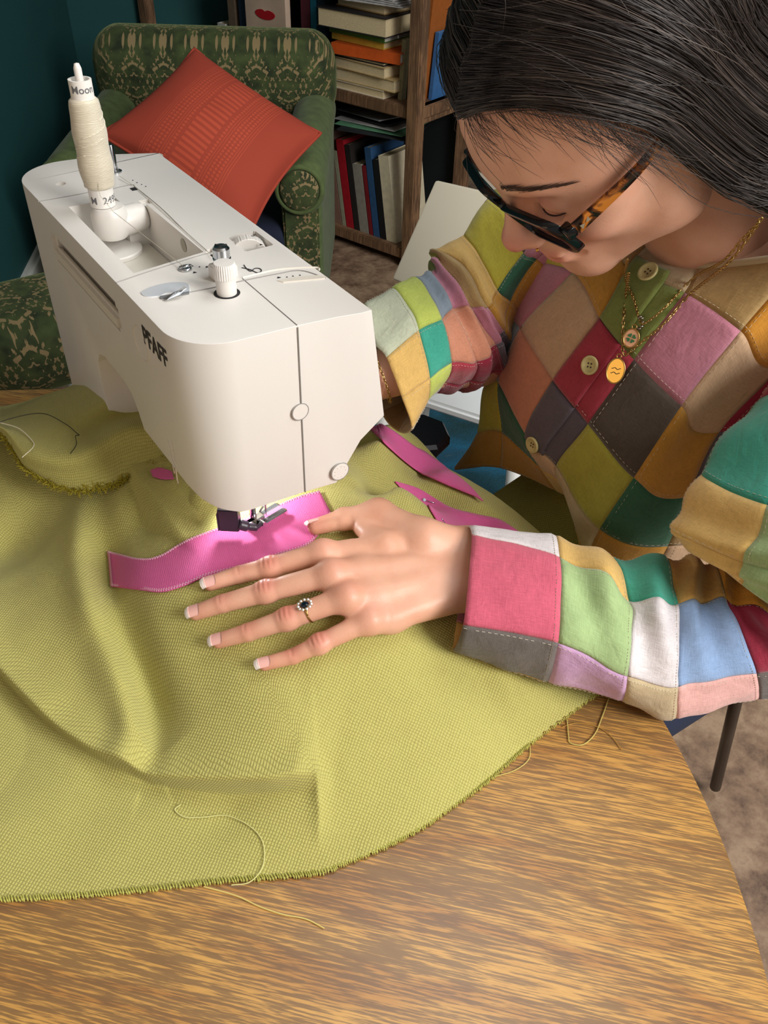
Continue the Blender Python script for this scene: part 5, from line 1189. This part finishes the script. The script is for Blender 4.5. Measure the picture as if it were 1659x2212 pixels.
for r in range(rows.shape[0]):
    m_ = rows[r, 2:4].mean(0); zz_ = m_[2]-.16*(r/6)**2; t = r/(rows.shape[0]-1); wid = .19 if r > 0 else .10
    extra.append([[.66, m_[1]-.16 if r else .33, zz_+(.03 if r else .07)], [.72, m_[1], zz_+(.05 if r else .09)], [.67, m_[1]+.16 if r else .47, zz_+(.03 if r else .07)]])
lat_t = np.concatenate([rows, np.array(extra)], 1)
cols_t = [['tan', 'tan', 'cream', 'tan', 'orange', 'red', 'olive', 'mauve', 'teal'],
 ['yellow', 'mustard', 'olive', 'mauve', 'beige', 'crimson', 'grey', 'tan', 'dgreen'],
 ['mauve', 'beige', 'red', 'brown', 'mustard', 'grey', 'lime', 'peach', 'cream'],
 ['bluegrey', 'peach', 'grey', 'lime', 'dgreen', 'tan', 'red', 'olive', 'yellow'],
 ['yellow', 'dgreen', 'beige', 'cream', 'mustard', 'beige', 'brown', 'mauve', 'orange'],
 ['mustard', 'mustard', 'straw', 'ochre', 'tan', 'mauve', 'cream', 'teal', 'tan']]
# seam between rows 0/1 in the middle column lies on the collar: cream strip right of the placket
def wr_t(G, r, c): return .0030*vnoise(G, 13)+.0013*vnoise(G, 34, 4)
GT, NTn = shirt_part(SHIRT, lat_t, cols_t, 14, True, wr_t)
# placket (folded button band) down the front centre column, with its overlap edge
def surf(r, c, off=0):
    i = r*14; j = c*14; i0, j0 = int(i), int(j); a, b = i-i0, j-j0; i1 = min(i0+1, GT.shape[0]-1); j1 = (j0+1) % GT.shape[1]
    f = lambda A_: (A_[i0, j0]*(1-a)+A_[i1, j0]*a)*(1-b)+(A_[i0, j1]*(1-a)+A_[i1, j1]*a)*b
    return f(GT)+nrm(f(NTn))*off
for (r0_, r1_, cn) in ((.62, 2-.02, 'olive'), (2, 3-.02, 'red'), (3, 4.02, 'grey')):
    n1, n2 = 16, 10; Q = np.array([[surf(r, c, .0022) for c in np.linspace(2.02, 2.66, n2)] for r in np.linspace(r0_, r1_, n1)]); Q2 = np.array([[surf(r, c, .0004) for c in np.linspace(2.02, 2.66, n2)] for r in np.linspace(r0_, r1_, n1)])
    n = n1*n2; F = [f[::-1] for f in grid_faces(n1, n2)]; ring = [i for i in range(n2)]+[(j+1)*n2-1 for j in range(1, n1)]+[(n1-1)*n2+i for i in range(n2-2, -1, -1)]+[j*n2 for j in range(n1-2, 0, -1)]
    F2 = F+[(ring[i], ring[(i+1) % len(ring)], ring[(i+1) % len(ring)]+n, ring[i]+n) for i in range(len(ring))]
    uv = np.stack([np.tile(np.repeat(np.linspace(0, .09, n1), n2), 2), np.tile(np.tile(np.linspace(0, .04, n2), n1), 2)], 1)
    mesh('placket', np.concatenate([Q, Q2]).reshape(-1, 3)-PO, F2, CM[cn], SHIRT, True, uv)
# collar band
nk = np.array([surf(0, c, .001) for c in np.linspace(2.3, 8.999, 60)]+[surf(0, c, .001) for c in np.linspace(0, 2.25, 24)])
MB().tube(nk-PO, .0028, 8, closed=True).build('neck_binding', CM['cream'], SHIRT, smooth=True)
M_btn = mat('button_ivory', 'c9bd84', .25)
def button(p, n_, r, lab):
    M2 = frame(p-PO, HU, n_); B_ = MB(); prof = [(.0001, .0008), (r*.62, .0009), (r*.72, .0018), (r*.92, .0022), (r, .0015), (r*.98, 0)]
    V, F = (lambda m_: (np.concatenate(m_.V), m_.F))(MB().lathe(prof[::-1], 32)); B_.add(V @ M2[:3, :3].T+M2[:3, 3], F); o = B_.build('button', M_btn, SHIRT, smooth=True)
    hb = MB()
    for a in (45, 135, 225, 315):
        a = math.radians(a); c = M2[:3, 3]+M2[:3, 0]*r*.25*math.cos(a)+M2[:3, 1]*r*.25*math.sin(a)+M2[:3, 2]*.0009; hb.lathe([(r*.1, 0), (r*.1, .0002), (.0001, .0002)], 10, c, M2[:3, 2])
    hb.build('button_hole', mat('hole_brown', '4a3c2a', .8), o)
def near(px, py, off):
    best = None
    D_ = at(px, py, d=1)-CAM; rel = GT-CAM; t = rel @ D_; dist = np.linalg.norm(rel-t[..., None]*D_, axis=2)+.0*t; dist[(NTn*D_).sum(2) > 0] = 9; i, j = np.unravel_index(dist.argmin(), dist.shape)
    return CAM+D_*t[i, j]+NTn[i, j]*off, NTn[i, j]
for px, py, r_ in ((1403, 592, .0082), (1279, 789, .0080), (1156, 959, .0078)):
    p, n_ = near(px, py, .0028); button(p, n_, r_, '')
# ---- left forearm sleeve
def ringz(T, A, B, C, zs_, dz=(.018, .03)):
    t, a, b, c = [at(*p, z=z) for p, z in zip((T, A, B, C), zs_)]; m_ = (a+b)/2*.5+(t+c)/2*.5
    return [t, a, (a+b)/2+nrm((a+b)/2-m_+np.array([0, 0, .02]))*.007, b, c, c*.7+t*.3+np.array([0, 0, -dz[0]]), c*.3+t*.7+np.array([0, 0, -dz[1]])]
rg = [ringz((1010, 1139), (1020, 1150), (1001, 1352), (978, 1407), (.100, .110, .090, .050), (.010, .02)),
      ringz((1195, 1163), (1211, 1197), (1206, 1391), (1183, 1476), (.092, .106, .082, .034), (.012, .03)),
      ringz((1316, 1203), (1367, 1280), (1356, 1464), (1343, 1514), (.085, .100, .060, .018), (.014, .04)),
      ringz((1436, 1206), (1469, 1299), (1469, 1489), (1458, 1556), (.085, .098, .045, .004), (.014, .05)),
      ringz((1542, 1214), (1570, 1292), (1632, 1452), (1636, 1506), (.085, .095, .045, .004), (.02, .06)),
      ringz((1650, 1262), (1690, 1330), (1730, 1450), (1745, 1520), (.085, .095, .05, .004), (.02, .06)),
      ringz((1760, 1300), (1800, 1360), (1830, 1440), (1840, 1500), (.085, .09, .05, .01), (.02, .05))]
cs = [['white', 'pinkred', 'pinkred', 'dgrey', 'straw', 'mauve', 'beige'], ['straw', 'green', 'green', 'lilac', 'tan', 'teal', 'cream'], ['teal', 'white', 'white', 'cream', 'mauve', 'olive', 'peach'],
      ['ochre', 'sky', 'sky', 'palepink', 'green', 'straw', 'mustard'], ['orange', 'crimson', 'crimson', 'dgrey', 'red', 'teal', 'cream'], ['teal', 'ochre', 'lime', 'olive', 'red', 'teal', 'cream']]
SL = empty('sleeve'); SL.parent = PE
def wr_s(G, r, c):
    f = sst(r, .7, 1.4); w = .0040*np.sin(r*6.283*1.25+1.1*np.sin(c*1.3)+vnoise(G, 16)*4.0)*np.exp(-((c-1.0)/1.6)**2)
    return f*(w+.0032*vnoise(G, 26, 2)+.0020*vnoise(G, 50, 7))+.0005*vnoise(G, 90)+.0012*vnoise(G, 45, 3)
shirt_part(SL, np.array(rg), cs, 16, True, wr_s, soft=(2,))
# inner wall of the cuff so that the opening reads as cloth
# ---- left upper arm
ua = [[at(1640, 862, d=.70), at(1720, 840, d=.665), at(1850, 860, d=.65), at(1900, 900, d=.70), at(1800, 900, d=.76), at(1700, 880, d=.76)],
      [at(1512, 1022, d=.66), at(1656, 1090, d=.600), at(1800, 1100, d=.60), at(1900, 1080, d=.66), at(1800, 1060, d=.74), at(1640, 1030, d=.73)],
      [at(1454, 1142, d=.645), at(1600, 1215, d=.595), at(1800, 1260, d=.59), at(1900, 1260, d=.66), at(1800, 1220, d=.72), at(1600, 1180, d=.70)],
      [at(1520, 1190, d=.65), at(1606, 1262, d=.61), at(1780, 1360, d=.60), at(1900, 1340, d=.66), at(1800, 1280, d=.71), at(1640, 1230, d=.69)]]
up0 = [at(1860, 640, d=.74), at(1900, 640, d=.72), at(1960, 680, d=.70), at(2000, 740, d=.74), at(1960, 740, d=.80), at(1900, 700, d=.80)]
SL2 = empty('sleeve'); SL2.parent = PE
shirt_part(SL2, np.array([up0]+ua), [['crimson', 'brown', 'grey', 'olive', 'mauve', 'red'], ['sleeveteal', 'teal', 'mustard', 'tan', 'cream', 'dgreen'], ['straw', 'green', 'palegreen', 'olive', 'mauve', 'ochre'], ['straw', 'green', 'palegreen', 'mustard', 'teal', 'mauve']], 14, True,
  lambda G, r, c: .0030*vnoise(G, 18)+.0016*vnoise(G, 40, 2)+.0018*np.sin(r*9+c*2))
# ---- right sleeve
def D_(l, ds): return [at(a, b, d=c) for (a, b), c in zip(l, ds)]
rr_ = [D_([(786, 655), (806, 735), (836, 770), (870, 858), (893, 925), (862, 935), (822, 892), (775, 760)], (.74, .720, .712, .712, .722, .75, .765, .78)),
       D_([(845, 626), (885, 665), (907, 712), (930, 818), (925, 870), (900, 880), (880, 860), (835, 720)], (.755, .735, .728, .728, .75, .79, .80, .80)),
       D_([(893, 604), (930, 640), (957, 688), (982, 787), (965, 840), (940, 850), (920, 820), (890, 700)], (.785, .755, .745, .748, .78, .82, .84, .84)),
       D_([(925, 582), (958, 618), (985, 662), (1045, 785), (1020, 830), (990, 840), (970, 800), (930, 680)], (.81, .775, .765, .775, .81, .87, .89, .87)),
       D_([(936, 556), (985, 592), (1026, 660), (1075, 745), (1090, 800), (1080, 820), (1040, 780), (960, 660)], (.83, .79, .775, .80, .84, .89, .91, .89)),
       D_([(935, 538), (1000, 560), (1060, 660), (1085, 715), (1120, 760), (1130, 760), (1080, 700), (980, 600)], (.85, .81, .785, .81, .86, .90, .92, .91)),
       D_([(1000, 506), (1030, 540), (1075, 625), (1100, 650), (1150, 700), (1160, 690), (1110, 620), (1040, 530)], (.865, .825, .80, .815, .87, .90, .92, .92)),
       D_([(1056, 424), (1090, 460), (1130, 545), (1160, 560), (1210, 600), (1220, 560), (1180, 500), (1110, 420)], (.885, .845, .815, .81, .83, .87, .90, .92)),
       D_([(1150, 370), (1170, 400), (1200, 480), (1220, 520), (1240, 520), (1250, 480), (1220, 430), (1180, 380)], (.88, .845, .82, .81, .83, .86, .88, .90))]
SR = empty('sleeve'); SR.parent = PE
cr_c = [['palemist', 'palemist', 'straw', 'straw', 'cream', 'tan', 'cream', 'palemist'], ['limeg', 'limeg', 'sleeveteal', 'limeg', 'lav', 'teal', 'tan', 'cream'], ['bluegrey', 'bluegrey', 'peach', 'red', 'crimson', 'mauve', 'grey', 'olive'],
        ['mauve', 'mauve', 'peach', 'crimson', 'red', 'mauve', 'grey', 'olive'], ['tan', 'tan', 'mauve', 'grey', 'red', 'mauve', 'cream', 'lime'], ['straw', 'straw', 'mustard', 'mustard', 'tan', 'teal', 'olive', 'straw'],
        ['yellow', 'yellow', 'dgreen', 'mustard', 'tan', 'teal', 'olive', 'grey'], ['dgrey', 'dgrey', 'mauve', 'mauve', 'tan', 'teal', 'olive', 'grey']]
shirt_part(SR, np.array(rr_), cr_c, 12, True, lambda G, r, c: (.0035*vnoise(G, 20)+.0018*vnoise(G, 42, 6)+.0035*np.sin(r*6.283*1.1+c*.8+vnoise(G, 16)*2)*np.exp(-((r-3.8)/1.6)**2))*sst(r, .5, 1.5)+.0012*vnoise(G, 40, 1), soft=(1,))
# trousers: thighs and shins below the table
g = SDF((.38, .18, FLOOR), (.86, .64, -.10), .009)
for s in (-1, 1):
    hp = np.array([.70, .41+s*.075, -.22]); kn_ = np.array([.44, .41+s*.095, -.215]); an = np.array([.50, .41+s*.10, FLOOR+.05])
    g.cone(hp, kn_, .078, .056, k=.03); g.cone(kn_, an, .054, .038, k=.02)
g.ell((.69, .41, -.17), (.11, .15, .09), k=.04); V, F = g.mesh(); fastmesh('trousers', V, F, mat('navy_denim', '1c2740', .9, bump=.0005, nscale=900), PE, True, PO)
for s in (-1, 1):
    g = SDF((.34, .3+s*.1-.0, FLOOR-.01), (.58, .52+s*.1, FLOOR+.1), .005); g.ell((.49, .41+s*.10, FLOOR+.035), (.035, .032, .035)); g.ell((.43, .41+s*.10, FLOOR+.022), (.075, .035, .022), k=.02); V, F = g.mesh(); V[:, 2] = np.maximum(V[:, 2], FLOOR+.001); fastmesh('shoe', V, F, M_blk, PE, True, PO)

# ---------------------------------------------------------------- jewellery
M_gold = mat('gold_chain', 'b8985f', .34, 1.0)
def chain(name, pts, lab, cat='necklace', r=.00055, link_=.0032, parent=None, w=.5):
    P = cr1(np.array(pts), 20); L = np.cumsum(np.r_[0, np.linalg.norm(np.diff(P, axis=0), axis=1)]); n = int(L[-1]/link_); E_ = empty(name, P[0]) if parent is None else parent; off = P[0] if parent is None else parent['o']; mb = MB()
    for k in range(n):
        s0 = L[-1]*k/n; a = np.array([np.interp(s0, L, P[:, i]) for i in range(3)]); b = np.array([np.interp(s0+link_*1.25, L, P[:, i]) for i in range(3)]); ax = nrm(b-a); c = (a+b)/2; up_ = nrm(np.cross(ax, (0.3, -.7, .4))); up_ = up_ if k % 2 else np.cross(ax, up_)
        mb.tube([c+ax*link_*.66*math.cos(t)+up_*link_*w*.62*math.sin(t)-off for t in np.linspace(0, 2*math.pi, 9)[:-1]], r, 4, closed=True)
    tag(mb.build('chain_links', M_gold, E_, smooth=True), kind='stuff')
    if parent is None: tag(E_, lab, cat)
    return E_
def nr_(px, py, off=.0052): return near(px, py, off)[0]
neck_a = H(-.045, .052, -.118)
front = H(.05, .055, -.17)
c1 = [at(1640, 480, d=.585), at(1605, 515, d=.60), at(1560, 565, d=.62), nr_(1500, 612, .006), nr_(1440, 668), nr_(1398, 700)]
n1 = chain('necklace', c1+[nr_(1386, 690, .004), nr_(1375, 650, .004), nr_(1363, 610, .01), at(1356, 560, d=.66)], 'fine twisted gold necklace holding the round clover pendant', r=.0005, link_=.0024)
c2 = [at(1646, 470, d=.583), at(1612, 520, d=.60), at(1566, 575, d=.62), nr_(1495, 640, .006), nr_(1440, 700), nr_(1390, 740), nr_(1355, 768)]
n2 = chain('necklace', c2+[nr_(1352, 740), nr_(1354, 690), nr_(1358, 640, .004), at(1358, 590, d=.67)], 'long-link gold necklace holding the oval sun-lit pendant', r=.00055, link_=.0034)
def pend(px, py, a, b, m_, name, par, th=.0012, off=.0045, rot=0):
    p, n_ = near(px, py, off); up_ = nrm((at(px, py-20, d=np.linalg.norm(p-CAM))-p)); M2 = frame(p-np.array(par.location), up_, n_*.5+nrm(CAM-p)*.5)
    P = [(a*math.cos(t), b*math.sin(t)) for t in np.linspace(0, 2*math.pi, 41)[:-1]]; o = MB().prism(P, th, M2).build(name, m_, par)
    rim = MB().tube([M2[:3, 3]+M2[:3, 0]*x+M2[:3, 1]*y+M2[:3, 2]*th for x, y in P], .0006, 6, closed=True).build('pendant_rim', M_gold, o, smooth=True)
    MB().tube([M2[:3, 3]+M2[:3, 0]*(a+.0018+.0018*math.cos(t))+M2[:3, 1]*.0018*math.sin(t)+M2[:3, 2]*th for t in np.linspace(0, 2*math.pi, 17)[:-1]], .0005, 6, closed=True).build('jump_ring', M_gold, o, smooth=True)
    return o, M2
o, M2 = pend(1370, 731, .0072, .0060, mat('rose_disc', 'd8a27c', .4), 'clover_pendant', n1)
mb = MB()
for k in range(4):
    a = math.radians(35+90*k); c = np.array([math.cos(a), math.sin(a)])*.0024; t_ = np.linspace(0, 2*math.pi, 17)[:-1]; sd = np.array([-math.sin(a), math.cos(a)])
    P = []
    for t in t_: x = math.sin(t)**3*.0017; y = (13*math.cos(t)-5*math.cos(2*t)-2*math.cos(3*t)-math.cos(4*t))/17*.0018; P.append(tuple(c+sd*x+np.array([math.cos(a), math.sin(a)])*(y)))
    Mq = M2.copy(); Mq[:3, 3] += M2[:3, 2]*.0012; mb.prism(P[::-1], .0004, Mq)
mb.build('clover_leaves', mat('clover_green', '1f6a3c', .4), o)
o, M2 = pend(1336, 800, .0100, .0070, mat('gold_disc', 'dcb860', .22, 1.0), 'oval_pendant', n2)
mb = MB()
for dy in (-.0018, .0018): mb.tube([M2[:3, 3]+M2[:3, 2]*.0013+M2[:3, 0]*(dy+.0006*math.sin(t*5))+M2[:3, 1]*(t*.0036+.0) for t in np.linspace(-1, 1, 9)], .00032, 5)
mb.build('engraved_lines', M_black, o)
p, n_ = near(1390, 698, .005); mb = MB()
for k in range(7): a = k*.9; mb.lathe([(.0013*math.sin(t), -.0013*math.cos(t)) for t in np.linspace(.05, 3.1, 6)], 8, p-np.array(n1.location)+np.array([0, .0022*math.cos(a), .003*math.sin(a)+(-.001*k+.003)]))
mb.build('silver_charm', mat('old_silver', '9a948a', .3, 1.0), n1, smooth=True)
# bracelet on the far wrist
ax = nrm(hd_-c0_); u_ = nrm(np.cross(ax, (0, 0, 1))); w_ = np.cross(ax, u_); cb_ = c0_+ax*.012
pts_ = [cb_+(u_*math.cos(t)+w_*math.sin(t))*.0245 for t in np.linspace(0, 2*math.pi, 20)]
chain('bracelet', pts_, 'thin gold chain bracelet on the wrist beyond the machine head', 'bracelet', r=.0005, link_=.003)
# ring on the ring finger
P = Jw['ring']; c = P[2]*.66+P[3]*.34; ax = nrm(P[2]-P[3]); s_ = nrm(np.cross(ax, (0, 0, 1))); up_ = np.cross(s_, ax); rr2 = .0079
RG = empty('ring', c); tag(RG, 'gold ring with dark oval stone and halo of clear stones on the ring finger', 'ring')
MB().tube([(s_*math.cos(t)+up_*math.sin(t))*rr2+ax*.0008*math.sin(t) for t in np.linspace(0, 2*math.pi, 41)[:-1]], .0006, 8, closed=True).build('band', M_gold, RG, smooth=True)
mb = MB()
for k in (-1, 1): mb.tube([(s_*math.cos(t)+up_*math.sin(t))*(rr2+.0003)+ax*k*.0026*math.exp(-((t-1.57)/.5)**2) for t in np.linspace(.5, 2.64, 17)], .0005, 6)
mb.build('split_shoulder', M_gold, RG, smooth=True)
nn_ = nrm(up_+nrm(CAM-c)*.25); Mr = frame(nn_*(rr2+.0008), ax, nn_)
MB().add(*(lambda V, F: ((V*[.0030, .0024, 1]) @ Mr[:3, :3].T+Mr[:3, 3], F))(*(lambda m_: (np.concatenate(m_.V), m_.F))(MB().lathe([(1.0, 0), (1.0, .0008), (.6, .0016), (.01, .0016)], 12)))).build('dark_stone', mat('sapphire', '0a1420', .05, spec=.9), RG)
for k in range(11):
    a = k*2*math.pi/11; cc = Mr[:3, 3]+Mr[:3, 0]*.0046*math.cos(a)+Mr[:3, 1]*.0039*math.sin(a); MB().lathe([(.0010, 0), (.0011, .0005), (.0006, .0011), (.0001, .0011)], 8, cc, nn_).build('clear_stone', mat('diamond', 'e8e6dc', .08, .6) if k == 0 else bpy.data.materials['diamond'], RG)
# dark phone-like tool lying beyond the cuff
bt = at(905, 940, z=.010); BX = empty('foot_tray', (bt[0], bt[1], 0)); 
o = MB().lathe([(.030, .0), (.032, .004), (.032, .012), (.029, .016), (.0001, .016)], 8, (0, 0, 0)).build('dark_tray', mat('dark_plum', '1c1a26', .3), BX, angle=20); tag(BX, 'dark plum faceted box behind the cuff at table edge', 'box')
